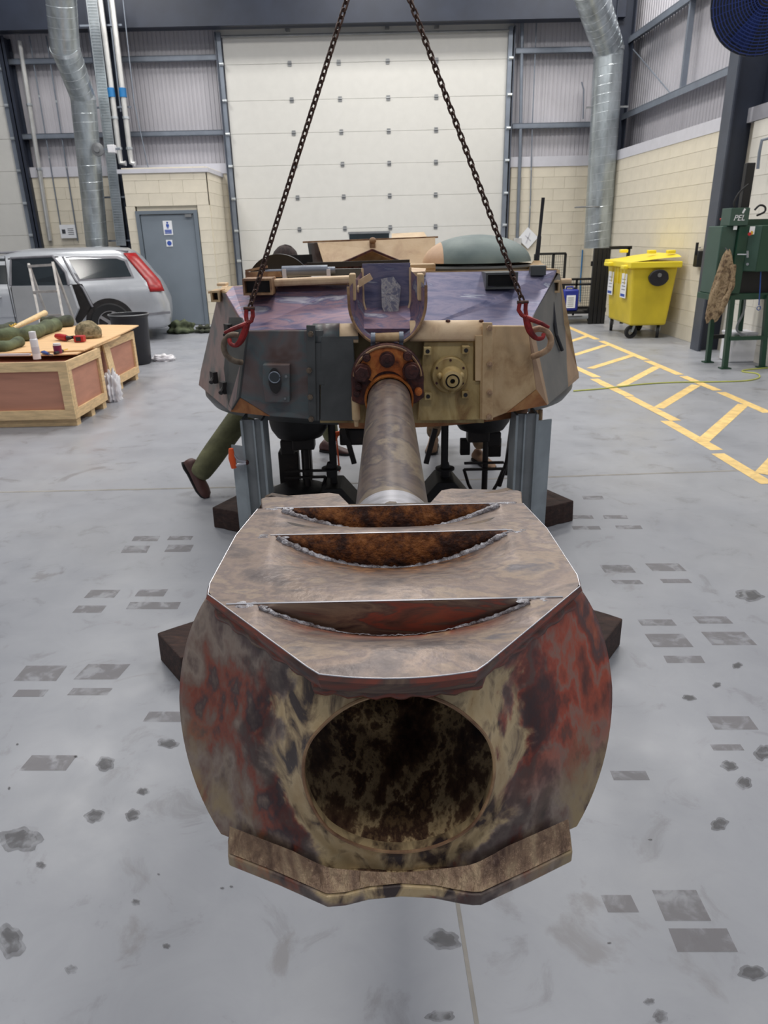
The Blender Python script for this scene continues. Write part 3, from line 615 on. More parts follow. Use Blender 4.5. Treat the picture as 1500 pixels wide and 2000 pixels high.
# blue fan, top right
c = at(1498, -8, 8.2); fan = thing('wall_fan', 'dark blue caged wall fan at upper right corner', 'fan', tuple(c-V(0, 0, .5)))
nrm = Vector((-.25, -.95, -.15)).normalized(); u_ = nrm.orthogonal().normalized(); v_ = nrm.cross(u_)
for R in [.05+.027*i for i in range(17)]:
    dz = -.12*(1-(R/.5)**2)
    MB().tube([c-nrm*dz+(u_*math.cos(t*.2244)+v_*math.sin(t*.2244))*R for t in range(28)], .0055, 5, closed=True).build('guard_ring', 'fanblue', fan)
mb = MB()
for t in range(40):
    a = t*math.pi/20; mb.tube([c+nrm*(.12*(1-(q/5)**2))+(u_*math.cos(a)+v_*math.sin(a))*.1*q for q in range(1, 6)], .003, 4)
mb.build('guard_spoke', 'fanblue', fan, kind='stuff')
for t in range(4):
    a = t*math.pi/2+.4; d = u_*math.cos(a)+v_*math.sin(a); e = nrm.cross(d)
    MB().prism([c+d*.07, c+d*.42-e*.12, c+d*.45+e*.08, c+d*.1+e*.05], nrm*.01).build('blade', 'fanblue', fan)
MB().cyl(c-nrm*.16, c+nrm*.06, .1, n=20).build('motor', 'darkplastic', fan)
MB().tube([c-nrm*.12, c-nrm*.14+V(.5, .2, 0)], .03, 8).build('arm', 'navysteel', fan)
MB().cyl(c-nrm*.06, c-nrm*.03, .5, n=40).build('rear_guard', 'navysteel', fan)
# ================================================================ GUN: muzzle brake, barrel, turret = one assembly
TUR = thing('tank_turret', 'worn camouflaged armoured turret with long gun and slotted muzzle brake on steel stands', 'turret', (0.04, 4.2, 0.66))
BX, BY, BZ = .012, .73, .948
def sub(name, loc):
    """a part made of an Empty would not be a mesh, so the brake's root part is the top plate itself"""
    return None
ZT = 1.123; ZB = .777
LIPS = (.871, 1.113, 1.243)
SEG = ((.700, .871, .745, .058, .190), (.871, 1.113, .905, .066, .198), (1.113, 1.243, 1.125, .056, .205))
def hw(y):
    t = [(.70, .092), (.715, .107), (.905, .268), (.94, .273), (1.12, .268), (1.245, .250), (1.33, .246)]
    for (a, p), (b, q) in zip(t[:-1], t[1:]):
        if y <= b: return p+(q-p)*(y-a)/(b-a)
    return t[-1][1]
def dip(x, y, k):
    y0, y1, ys, d, hwid = SEG[k]
    if y <= ys: return 0.0
    q = max(0.0, 1-(abs(x)/hwid)**2.0)
    return d*q*((y-ys)/(y1-ys))**1.5
def rot_(x, y): return x   # brake is square to the gun
ORG['tank_turret_brake'] = V(BX, BY, BZ)
# brake body: material space centred on the bore, so its root mesh has its origin there
def bbuild(mb, name, mat, parent=None, **k):
    """build with mesh origin at the bore centre, child of the turret"""
    par = parent or TUR
    save = ORG[par.name]; ORG[par.name] = V(BX, BY, BZ)
    o = mb.build(name, mat, par, **k)
    if parent is None: o.location = V(BX, BY, BZ)-save
    ORG[par.name] = save; ORG[o.name] = V(BX, BY, BZ)
    return o
mb = MB(); NU = 72
for k, (y0, y1, ys, d, hwid) in enumerate(SEG):
    rows = 18
    def fn(u, v, k=k, y0=y0, y1=y1):
        y = y0+(y1-y0)*v; x = (u*2-1)*hw(y)
        if k == 0: y -= .012*(1-(u*2-1)**2)*(1-v)
        return V(BX+x, y, ZT-dip(x, y, k))
    mb.grid(fn, NU, rows)
# side skirts of the plate (thickness)
ed = [(-hw(y), y) for y in (1.243, 1.12, .94, .905, .80, .715, .70)]
fr = [((i/12*2-1)*hw(.70), .70-.012*(1-(i/12*2-1)**2)) for i in range(13)]
path = ed[:-1]+fr+[(-a, b) for a, b in ed[:-1]][::-1]
TP = bbuild(mb, 'brake_top_plate', 'topplate', smooth=50)
mb = MB()
for (a, b), (c, d) in zip(path[:-1], path[1:]):
    n = len(mb.v); ins = .007
    mb.v += [V(BX+a, b, ZT), V(BX+c, d, ZT), V(BX+c*1.012, d-.004, ZT-.006), V(BX+a*1.012, b-.004, ZT-.006), V(BX+c*.985, d+.006, ZT-.026), V(BX+a*.985, b+.006, ZT-.026)]
    mb.f += [[n, n+1, n+2, n+3], [n+3, n+2, n+4, n+5]]
bbuild(mb, 'plate_edge', 'redface', TP, smooth=60)
mb = MB().tube([V(BX+a*1.001, b-.0005, ZT-.0006) for a, b in path], .0009, 6)
bbuild(mb, 'worn_edge', 'silver', TP, label='bright ground edge of plate')
# vertical faces under each lip + weld beads along the hollow + bright lips
for k, (y0, y1, ys, d, hwid) in enumerate(SEG):
    mb = MB()
    def fn(u, v, k=k, y1=y1, hwid=hwid):
        x = (u*2-1)*hwid; z = ZT-dip(x, y1, k)*(1-v)
        return V(BX+x, y1-.0006-.004*math.sin(v*3.14), z)
    mb.grid(fn, 60, 8)
    bbuild(mb, 'slot_face', 'redface' if k == 0 else 'rustface', TP, smooth=60)
    rr = random.Random(k+3); pts = []; rad = []
    for i in range(91):
        x = (i/90*2-1)*hwid*.985; pts.append(V(BX+x, y1-.008-.004*rr.random()-.012*(1-(x/hwid)**2)*(k != 0), ZT-dip(x, y1-.012, k)+.001))
        e = abs(i/90*2-1)
        rad.append((.0066 if k else .0036)*(.75+.5*rr.random())*(1.0 if k else (.35+.8*e if e > .45 else .25)))
    mb = MB().tube(pts, rad, 8)
    bbuild(mb, 'weld_bead', 'weld', TP, smooth=80)
    for s in (-1, 1):     # blobs of weld at the lip ends
        mb = MB()
        for j in range(12):
            mb.blob((BX+s*(hwid-.006+rr.uniform(-.012, .035)), y1+rr.uniform(-.008, .006), ZT-.001), (rr.uniform(.004, .010), rr.uniform(.002, .006), .0018), 8, 6)
        bbuild(mb, 'weld_spatter', 'weld', TP, smooth=80)
    mb = MB().tube([V(BX+(i/20*2-1)*(hw(y1)-.004 if k == 0 else hwid+.01), y1+.001, ZT+.0005) for i in range(21)], .0010 if k else .0015, 6)
    bbuild(mb, 'worn_lip', 'silver', TP, label='bright ground lip of slot')
# rear tabs either side of the barrel
for s in (-1, 1):
    pts = [(.250, 1.2445), (.262, 1.315), (.255, 1.325), (.125, 1.345), (.104, 1.335), (.078, 1.265), (.07, 1.2445)]
    if s < 0: pts = [(a*.97, b-.01 if b > 1.25 else b) for a, b in pts]
    mb = MB().prism([V(BX+s*a, b, ZT-.001-(b-1.243)*.03) for a, b in pts], V(0, 0, -.024))
    bbuild(mb, 'rear_tab', 'topplate', TP, bev=.002)
# front baffle
def ybaf(x, z):
    s = max(0.0, abs(x)-.09); s = math.sqrt(s*s+.0004)-.02 if s > 0 else 0
    k = .80+.34*(z/.173)
    return BY-.006+s*k+(.12*z if z > 0 else -.03*z)
def baffle(name, y0, R, rin, bent=True, mat='wing', hz=.172):
    mb = MB(); N = 120; M = 26
    for side in (0, 1):
        def fn(u, v):
            a = u*2*math.pi; ca, sa = math.cos(a), math.sin(a)
            ro = min(1/math.sqrt((ca/R)**2+(sa/(R*.86))**2) if bent else R, (.156 if (bent and sa > 0) else hz)/max(abs(sa), 1e-4)); 
            if ro < rin+.004: ro = rin+.004
            r = rin+(ro-rin)*v; x, z = r*ca, r*sa
            y = (ybaf(x, z) if bent else y0+.55*max(0, abs(x)-.1))
            if bent:
                lip = max(0, 1-(r-rin)/.022); y -= .010*lip*lip; y += .012*math.exp(-((r-rin-.05)/.018)**2)*min(1, abs(x)/.1)
            return V(BX+x, y+side*.016, BZ+z)
        mb.grid(fn, N, M, True)
    n = N
    base2 = (M+1)*N
    for i in range(N):
        j = (i+1) % N
        mb.f.append([i, j, base2+j, base2+i]); mb.f.append([M*N+i, M*N+j, base2+M*N+j, base2+M*N+i])
    return bbuild(mb, name, mat, smooth=60)
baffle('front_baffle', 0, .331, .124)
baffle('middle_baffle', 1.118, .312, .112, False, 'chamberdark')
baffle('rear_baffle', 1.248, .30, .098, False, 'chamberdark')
# bore rim
mb = MB().tube([V(BX+.1245*math.cos(t*math.pi/32), ybaf(.1245*math.cos(t*math.pi/32), .1245*math.sin(t*math.pi/32))-.010, BZ+.1245*math.sin(t*math.pi/32)) for t in range(64)], .0024, 6, closed=True)
bbuild(mb, 'bore_rim', 'rim')
# rolled seams tying front baffle to the top plate
mb = MB(); pts = []
for i in range(61):
    x = (i/60*2-1)*.256; pts.append(V(BX+x, ybaf(x, .165)-.004 if abs(x) > .1 else BY-.012, ZT-.030-.010*(1-min(1, abs(x)/.1)**2)))
mb.tube(pts, [.009+.002*math.sin(i*1.7) for i in range(61)], 8)
bbuild(mb, 'upper_weld', 'redface', smooth=70)
# bottom plate with scalloped front flange
bo = [(-.254, .796), (-.248, .766), (-.170, .730), (-.100, .694), (-.075, .696), (-.045, .704), (0, .708), (.045, .704), (.080, .695), (.096, .692), (.108, .692), (.180, .726), (.248, .760), (.254, .796), (.268, .94), (.268, 1.24), (-.262, 1.24), (-.262, .94)]
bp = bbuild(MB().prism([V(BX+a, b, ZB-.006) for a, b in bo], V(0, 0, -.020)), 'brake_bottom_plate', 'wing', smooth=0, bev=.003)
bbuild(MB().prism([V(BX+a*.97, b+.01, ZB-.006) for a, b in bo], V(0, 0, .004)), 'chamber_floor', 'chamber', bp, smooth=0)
mb = MB(); pts = []; rad = []
def bfront(x):
    f_ = bo[:14]
    for (a, b), (c, d) in zip(f_[1:13], f_[2:14]):
        if a <= x <= c and c > a: return b+(d-b)*(x-a)/(c-a)
    return .79
def fn(u, v):
    x = (u*2-1)*.247; yf = bfront(x)+.004; yb = max(ybaf(x, -.158)-.006, yf+.008)
    y = yf+(yb-yf)*v; z = ZB-.004+(.008+.021*min(1, abs(x)/.15)**1.5)*(v**1.2)+.0015*math.sin(u*150+v*3)*math.sin(v*3.1)
    return V(BX+x, y, z)
mb.grid(fn, 150, 10); bbuild(mb, 'lower_weld', 'weldbrown', bp, smooth=70)
mb = MB()
def cw_(u, v):
    a = math.radians(-212+244*u); y = .742+.372*v
    x, z = .188*math.cos(a), .166*math.sin(a); return V(BX+x, max(y, ybaf(x, z)+.02) if v < .5 else y, BZ+min(z, .098))
mb.grid(cw_, 48, 8); bbuild(mb, 'chamber_wall', 'chamber', smooth=60)  # liner added to close the open sides and darken the chamber
# barrel
def bax(y): return BX+(.036-BX)*(y-.73)/2.6
prof = [(1.26, .094), (1.50, .0965), (1.9, .0975), (2.5, .099), (3.1, .100), (3.30, .101), (3.52, .101)]
def baz(y): return .948-.0285*(y-.73)
BR = MB().tube([V(bax(y), y, baz(y)) for y, r in prof], [r for y, r in prof], 48).build('gun_barrel', 'barrel', TUR, smooth=50)
MB().tube([V(bax(y), y, baz(y)) for y in (1.255, 1.30, 1.42, 1.424, 1.59, 1.60)], [.120, .120, .119, .112, .1065, .099], 48).build('locking_ring', 'silver', BR, smooth=30, label='bright machined ring behind brake')
mb = MB().tube([V(bax(1.29)+.121*math.cos(math.radians(a)), 1.425, .928+.121*math.sin(math.radians(a))) for a in range(50, 131, 5)], .002, 5)
mb.build('lock_wire', 'silver', BR)
c = V(BX+.004, 1.385, 1.046)
mb = MB().cyl(c, c+V(0, 0, .012), .011, n=16).cyl(c+V(0, 0, .012), c+V(0, 0, .028), .0135, n=6)
mb.build('hex_bolt', 'eyesteel', BR, smooth=30)
# ---- turret armour
def plate(name, pts, mat, th=.03, **k):
    pts = [Vector(p) for p in pts]; n = Vector((0, 0, 0))
    for i in range(1, len(pts)-1): n += (pts[i]-pts[0]).cross(pts[i+1]-pts[0])
    n.normalize(); c = sum(pts, Vector())/len(pts)
    if n.dot(Vector((0, 4.3, 1.0))-c) < 0: n = -n
    return MB().prism(pts, n*th).build(name, mat, k.pop('parent', TUR), smooth=0, **k)
YF = 3.42
A = lambda x, y, Y: at(x, y, Y)
# front bustle panels
pl = [A(483, 645, 3.50), A(600, 645, YF+.02), A(612, 820, YF), A(527, 813, 3.44), A(467, 776, 3.48)]
plate('left_front_plate', pl, 'slate', .05, bev=.006)
pr = [A(960, 636, YF+.02), A(1031, 636, 3.50), A(1048, 761, 3.48), A(991, 806, 3.44), A(950, 822, YF)]
plate('right_front_plate', pr, 'tan', .05, bev=.006)
plate('left_cheek_plate', [A(440, 573, 3.9), A(483, 645, 3.50), A(467, 776, 3.48), A(450, 804, 3.50), A(388, 752, 4.15), A(392, 725, 4.15), A(417, 630, 4.13), A(427, 570, 4.1)], 'cheekmauve', .04)
plate('left_chamfer_plate', [A(467, 776, 3.48), A(527, 813, 3.44), A(450, 804, 3.50)], 'lowrust', .02, label='brown corner gusset')
plate('left_cheek_strip', [A(470, 620, 3.54), A(482, 646, 3.49), A(466, 776, 3.47), A(452, 800, 3.49), A(446, 790, 3.55), A(437, 720, 3.62), A(447, 620, 3.66)], 'slatedark', .01, label='grey green paint strip')
plate('right_cheek_plate', [A(1075, 560, 3.9), A(1031, 636, 3.50), A(1048, 761, 3.48), A(1069, 791, 3.50), A(1131, 738, 4.15), A(1130, 727, 4.15), A(1103, 635, 4.13), A(1093, 530, 4.1)], 'cheekcamo', .04)
plate('right_chamfer_plate', [A(1048, 761, 3.48), A(991, 806, 3.44), A(1069, 791, 3.50)], 'lowrust', .02, label='brown corner gusset')
# glacis (three sheets, ground to bare metal)
plate('left_glacis', [A(440, 573, 3.86), A(483, 645, 3.51), A(690, 642, 3.45), A(690, 556, 3.83), A(535, 558, 3.84), A(455, 558, 3.9)], 'glacis', .03, bev=.004)
plate('right_glacis', [A(820, 532, 3.87), A(822, 642, 3.45), A(1031, 636, 3.51), A(1072, 560, 3.86), A(1088, 527, 3.95)], 'glacisgrey', .03, bev=.004)
plate('mid_glacis', [A(690, 556, 3.83), A(690, 642, 3.45), A(822, 642, 3.45), A(820, 532, 3.87)], 'glacis', .03)
# roof
rf = [A(428, 566, 4.1), A(442, 570, 3.87), A(535, 556, 3.85), A(690, 552, 3.85), A(820, 530, 3.88), A(1088, 525, 3.95), A(1094, 528, 4.1), V(1.06, 4.75, 1.38), V(-.98, 4.75, 1.31)]
plate('roof_plate', rf, 'tan', .02)
plate('rear_plate', [V(1.02, 4.76, 1.38), V(-.96, 4.76, 1.31), V(-.98, 4.8, .74), V(1.04, 4.8, .74)], 'slatedark', .03)
for s, y in ((-1, 0), (1, 0)):
    b0 = A(388, 752, 4.15) if s < 0 else A(1131, 738, 4.15); t0 = A(427, 570, 4.1) if s < 0 else A(1093, 530, 4.1)
    plate('side_plate', [b0, t0, V(s*1.0, 4.76, t0.z), V(s*1.02+.02, 4.8, b0.z)], 'tan', .03)
# base ring
def ell(a, rx, ry, z): return V(.045+rx*math.cos(a), 4.27+ry*math.sin(a), z)
mb = MB().grid(lambda u, v: ell(u*2*math.pi, (1.04, 1.10, 1.10, 1.06, .98)[int(round(v*4))], (.70, .76, .76, .72, .64)[int(round(v*4))], (.84, .80, .74, .685, .68)[int(round(v*4))]), 72, 4, True)
mb.build('turret_ring', 'slatedark', TUR, smooth=60)
mb = MB().grid(lambda u, v: ell(-math.pi/2-.25+u*1.0, (1.085, 1.07)[int(round(v))], (.80, .79)[int(round(v))], (.76, .685)[int(round(v))]), 24, 1)
mb.build('ring_skirt', 'lowrust', TUR, label='rusty tan lower band on the right')
# underside / floor of the ring (open with dark rim)
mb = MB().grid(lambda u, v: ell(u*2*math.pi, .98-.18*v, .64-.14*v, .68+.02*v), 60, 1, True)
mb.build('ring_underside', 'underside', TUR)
# body between the ring and roof, dark inside behind the mantlet
plate('mantlet_recess', [A(625, 645, 3.50), A(945, 640, 3.50), A(945, 826, 3.46), A(625, 826, 3.46)], 'tandirty', .02)
plate('left_mantlet_plate', [A(627, 662, 3.40), A(690, 662, 3.40), A(700, 822, 3.385), A(625, 822, 3.385)], 'slatedark', .03, bev=.004)
MB().bb(A(627, 662, 3.4).x, A(700, 662, 3.4).x, 3.40, 3.47, A(640, 664, 3.4).z, A(640, 658, 3.4).z).build('recess_lip', 'slatedark', TUR, smooth=0)
plate('right_mantlet_plate', [A(828, 668, 3.43), A(925, 668, 3.43), A(925, 744, 3.41), A(938, 744, 3.41), A(938, 820, 3.40), A(815, 822, 3.40)], 'tandirty', .03, bev=.004)
# bolted side strips
def strip_plate(pts, mat, bolts, bm_='eyesteel'):
    o = plate('bolted_strip', pts, mat, .025, bev=.003)
    for p in bolts:
        c = A(p[0], p[1], p[2]); MB().cyl(c+V(0, .0, 0), c+V(0, -.014, 0), .014, n=6).cyl(c+V(0, -.014, 0), c+V(0, -.020, 0), .006, n=8).build('bolt', bm_, o)
strip_plate([A(598, 635, 3.40), A(615, 635, 3.40), A(618, 822, 3.37), A(603, 822, 3.37)], 'slatedark', ((607, 652, 3.39), (604, 723, 3.385), (606, 775, 3.38), (608, 818, 3.37)))
plate('left_stepped_strip', [A(615, 645, 3.41), A(631, 645, 3.41), A(634, 752, 3.39), A(624, 752, 3.39), A(624, 822, 3.38), A(617, 822, 3.38)], 'slatedark', .03, bev=.003)
strip_plate([A(943, 630, 3.40), A(962, 630, 3.40), A(963, 820, 3.37), A(941, 820, 3.37)], 'tan', ((956, 641, 3.39), (956, 711, 3.385), (956, 766, 3.38), (955, 813, 3.37)), 'eyetan')
plate('right_stepped_strip', [A(928, 655, 3.40), A(943, 655, 3.40), A(941, 820, 3.375), A(938, 820, 3.375), A(938, 744, 3.39), A(928, 744, 3.39)], 'tan', .03, bev=.003)
# rounded head rail over the mantlet opening
def rail(x0, x1, y0, y1, mat):
    a, b = A(x0, (y0+y1)/2, 3.47), A(x1, (y0+y1)/2-1, 3.47); h = (A(x0, y0, 3.47).z-A(x0, y1, 3.47).z)
    mb = MB(); n = 10
    for j in (0, 1):
        p = (a, b)[j]
        for i in range(n+1):
            t = math.radians(-10+100*i/n); mb.v.append(p+V(0, -.06*math.cos(t)-.0, -h*.5+h*math.sin(t)))
    for i in range(n): mb.f.append([i, i+1, n+2+i, n+1+i])
    o = mb.build('head_rail', mat, TUR, smooth=60, solid=.01); return o
rail(612, 664, 634, 662, 'slate'); rail(664, 700, 634, 662, 'tanpale'); rail(800, 943, 628, 658, 'tanpale')
for px in (875, 940): 
    c = A(px, 627, 3.45); MB().blob(c, (.012, .012, .008), 8, 6).build('rail_bolt', 'rustdark', TUR)
# gun collar plate: horseshoe with ears, big bolts
gc = A(757, 742, 3.30)
mb = MB(); outl = []
for i in range(25):
    a = math.radians(-8+196*i/24); rx, rz = .172, .165
    outl.append(V(gc.x+rx*math.cos(a), 3.315, gc.z+.0+rz*math.sin(a)))
outl += [V(gc.x-.172, 3.315, gc.z-.10), V(gc.x-.13, 3.315, gc.z-.12), V(gc.x+.13, 3.315, gc.z-.12), V(gc.x+.172, 3.315, gc.z-.09)]
col_ = MB().prism(outl, V(0, .075, 0)).build('gun_collar', 'rustdark', TUR, smooth=30, bev=.006)
inn = []
for i in range(21):
    a = math.radians(12+156*i/20); inn.append(V(gc.x+.145*math.cos(a), 3.308, gc.z+.148*math.sin(a)))
for i in range(21):
    a = math.radians(168-156*i/20); inn.append(V(gc.x+.075*math.cos(a), 3.308, gc.z-.02+.06*math.sin(a)))
MB().prism(inn, V(0, .01, 0)).build('collar_face', 'rustorange', col_, smooth=0, label='orange rusted face of collar')
mb = MB().tube([V(gc.x+.158*math.cos(math.radians(a)), 3.305, gc.z+.154*math.sin(math.radians(a))) for a in range(5, 176, 6)], .006, 6)
mb.build('collar_edge', 'rim', col_)
bx_ = bax(3.3)
MB().lathe([(.104, 3.42), (.106, 3.27), (.114, 3.265), (.117, 3.30), (.117, 3.42)], (bx_+.0, 0, baz(3.3)), 'y', 44).build('barrel_sleeve', 'rustorange', col_, smooth=40)
def bolt(px, py, r, d=.03, mat='rustdark', hexa=True, par=col_):
    c = A(px, py, 3.30); mb = MB().cyl(c+V(0, .02, 0), c+V(0, -d*.5, 0), r*1.25, r*1.2, n=20).cyl(c+V(0, -d*.5, 0), c+V(0, -d, 0), r, r*.95, n=6 if hexa else 18).cyl(c+V(0, -d, 0), c+V(0, -d-.003, 0), r*.35, n=8)
    mb.build('collar_bolt', mat, par, smooth=30)
bolt(756, 702, .030, .035, 'rustdark', False); bolt(708, 727, .034, .06); bolt(803, 724, .034, .045, 'rustdark', False); bolt(716, 698, .016, .03); bolt(796, 695, .018, .03, 'rustdark', False)
bolt(697, 768, .014); bolt(817, 765, .015, .025, 'rustorange'); bolt(700, 755, .014, .02)
c = A(695, 797, 3.34); MB().tube([c+V(0, 0, .055), c+V(0, 0, -.055), c+V(0, 0, -.06), c+V(0, 0, -.09)], [.02, .02, .012, .010], 14).build('pin', 'tan', TUR)
# hinge + raised clamp cup
a, b = A(728, 660, 3.37), A(783, 658, 3.37)
hg = MB().cyl(a, b, .022, n=14).build('hinge', 'tan', TUR)
for p in (a, b): MB().cyl(p-V(.008, 0, 0), p+V(.012, 0, 0), .026, n=14).beam(p, p+V(0, .01, -.05), .02, .02).build('hinge_lug', 'railsteel', hg)
cc = A(756, 585, 3.52); 
def U(r, y, z0=.11):
    out = [V(cc.x-r, y, cc.z+z0)]
    for i in range(25):
        t = math.radians(180+180*i/24); out.append(V(cc.x+r*math.cos(t), y, cc.z-.0+r*1.12*math.sin(t)))
    return out+[V(cc.x+r, y, cc.z+z0)]
mb = MB(); o_, i_, i2 = U(.185, 3.40, .07), U(.172, 3.40, .07), U(.115, 3.62, .13)
n = len(o_); o2 = U(.185, 3.50, .09)
mb.v += o_+i_+i2+o2
for i in range(n-1): mb.f += [[i, i+1, n+i+1, n+i], [n+i, n+i+1, 2*n+i+1, 2*n+i], [i, 3*n+i, 3*n+i+1, i+1]]
cup = mb.build('gun_clamp', 'glacis', TUR, smooth=50)
mb = MB(); q = U(.117, 3.625, .16); mb.prism(q, V(0, .01, 0)); mb.build('clamp_back', 'glacisgrey', cup, smooth=0)
MB().tube(U(.179, 3.398, .07), .007, 6).build('clamp_rim', 'rim', cup)
MB().tube(U(.116, 3.61, .14), .006, 6).build('clamp_inner_rim', 'tanpale', cup)
pad = [A(744, 545, 3.60), A(768, 540, 3.60), A(783, 560, 3.60), A(778, 612, 3.59), A(758, 625, 3.59), A(746, 600, 3.59)]
MB().prism(pad, V(0, .003, 0)).build('clamp_pad', 'scratched', cup, smooth=0, label='scratched bright patch inside clamp')
for s in (-1, 1):
    p = A(755+s*66, 560, 3.5); MB().box(p, (.03, .10, .12), (0, 0, 0)).build('clamp_ear', 'tan', cup, smooth=0, bev=.006)
a = A(697, 555, 3.55); MB().beam(a+V(-.03, 0, -.02), a+V(.07, 0, .035), .03, .03).cyl(a+V(-.02, -.02, -.02), a+V(.01, -.02, -.02), .018, n=10).build('clamp_latch', 'tanpale', cup)
# sight window on left panel
c = A(539, 741, 3.42)
sg = MB().prism([A(513, 712, 3.405), A(566, 712, 3.405), A(566, 786, 3.39), A(518, 786, 3.39), A(513, 750, 3.395)], V(0, .06, 0)).build('sight_block', 'slate', TUR, smooth=0, bev=.004)
ov = [c+V(.030*math.cos(t*.2618), -.040, .062*math.sin(t*.2618)) for t in range(24)]
MB().prism(ov, V(0, .004, 0)).build('sight_opening', 'blackgear', sg, smooth=0)
c2 = c+V(0, -.043, .018); MB().tube(arc(c2, .026, 0, 350, 22), .003, 5).build('sight_ring', 'railsteel', sg)
MB().cyl(c2+V(0, 0, 0), c2+V(0, .003, 0), .023, n=22).build('sight_glass', 'carglass', sg)
for p in ((559, 735), (557, 778)): 
    e = A(p[0], p[1], 3.39); MB().cyl(e, e+V(0, -.008, 0), .006, n=8).build('screw', 'hinge', sg)
# coaxial flange on right
c = A(878, 732, 3.40)
cx = MB().lathe([(0, -.02), (.082, -.02), (.088, -.012), (.09, .02), (0, .02)], c, 'y', 40).build('coaxial_mount', 'tandirty', TUR, smooth=40)
for k in range(6):
    a = k*math.pi/3+.5; e = c+V(.073*math.cos(a), -.02, .073*math.sin(a)); MB().cyl(e, e+V(0, -.004, 0), .006, n=8).build('screw', 'rustdark', cx)
d = c+V(.006, 0, -.014)
MB().lathe([(.062, -.02), (.05, -.06), (.046, -.085), (.034, -.092), (.034, -.075), (.026, -.075), (.026, -.095), (.012, -.095), (.012, -.05), (0, -.05)], d, 'y', 36).build('barrel_socket', 'tandirty', cx, smooth=30)
MB().cyl(d+V(0, -.07, 0), d+V(0, -.052, 0), .0118, n=16).build('bore', 'blackgear', cx)
MB().lathe([(.034, -.080), (.026, -.080)], d, 'y', 30).build('groove', 'blackgear', cx)
for s in (-1, 1): MB().blob(c+V(s*.052, -.05, .005), (.014, .02, .016), 10, 8).build('lug', 'tandirty', cx)
MB().blob(d+V(.0, -.05, -.055), (.014, .02, .012), 10, 8).build('lug', 'tandirty', cx)
for px, py in ((835, 686), (910, 684), (836, 774), (909, 771)):
    e = A(px, py, 3.38); bk = MB().box(e+V(0, .02, 0), (.036, .05, .036)).build('lug_block', 'tandirty', TUR, smooth=0, bev=.003)
    MB().cyl(e+V(0, -.007, 0), e+V(0, -.003, 0), .010, n=16).build('lug_hole', 'blackgear', bk)
# open box sections let into the glacis
def openbox(x0, x1, y0, y1, Y, mat, dep=.16):
    p = A(x0, y0, Y); q = A(x1, y1, Y); t = .010; zt, zb = max(p.z, q.z), min(p.z, q.z); zt += (0)
    o = MB().bb(p.x-t, q.x+t, Y, Y+dep, zt, zt+t).bb(p.x-t, q.x+t, Y, Y+dep, zb-t, zb).bb(p.x-t, p.x, Y, Y+dep, zb, zt).bb(q.x, q.x+t, Y, Y+dep, zb, zt).build('box_socket', mat, TUR, smooth=0)
    MB().bb(p.x, q.x, Y+.05, Y+.055, zb, zt).build('socket_inside', 'blackgear', o, smooth=0)
openbox(477, 528, 549, 572, 3.66, 'rim'); openbox(953, 1007, 537, 560, 3.74, 'slatedark')
openbox(414, 426, 572, 586, 3.98, 'tan'); openbox(1080, 1090, 552, 568, 3.98, 'tan', .1)
# rails, tubes, clutter on the roof
a, b = A(535, 552, 3.80), A(690, 545, 3.80)
MB().beam(a, b, .10, .035).build('roof_rail', 'tanpale', TUR, smooth=0, bev=.01)
a, b = A(555, 530, 4.0), A(640, 528, 4.0)
tb = MB().tube([a-V(.10, 0, 0), a-V(.012, 0, 0), a-V(.01, 0, 0), b, b+V(.002, 0, 0), b+V(.04, 0, 0)], [.012, .012, .028, .028, .018, .018], 20).build('damper_tube', 'greytube', TUR, smooth=40)
for px in (556, 642): 
    e = A(px, 535, 3.98); MB().box(e, (.02, .04, .05)).build('tube_clip', 'capstrip', tb, smooth=0)
a, b = A(480, 537, 4.0), A(552, 535, 4.0)
MB().beam(a, b, .03, .03).beam(a+V(0, 0, .02), a+V(.12, 0, .04), .015, .012).build('linkage', 'rim', TUR, smooth=0)
a, b = A(640, 535, 4.05), A(722, 533, 4.05); MB().beam(a, b, .05, .05).build('roof_step', 'slatedark', TUR, smooth=0)
p = A(435, 555, 4.05); MB().box(p, (.05, .08, .015)).build('roof_pad', 'tanpale', TUR, smooth=0, bev=.004)
p = A(407, 571, 4.1); MB().beam(p, p+V(.05, 0, 0), .02, .012).build('side_tab', 'tanpale', TUR)
p = A(1098, 549, 4.12); MB().cyl(p-V(.02, 0, 0), p+V(.05, 0, 0), .014, n=10).build('side_pin', 'tanpale', TUR)
p = A(1050, 528, 3.9); MB().box(p, (.08, .05, .05)).build('roof_lug', 'slatedark', TUR, smooth=0, bev=.004)
p = A(780, 528, 3.85); MB().prism([A(722, 536, 3.7), A(724, 524, 3.85), A(775, 521, 3.9), A(832, 524, 3.9), A(830, 530, 3.8), A(775, 533, 3.7)], V(0, 0, -.02)).build('roof_cover', 'tanpale', TUR, smooth=0)
p = A(822, 520, 4.0); MB().box(p, (.15, .10, .025)).box(p+V(.05, -.03, -.02), (.05, .03, .03)).build('roof_hinge', 'tan', TUR, smooth=0, bev=.004)
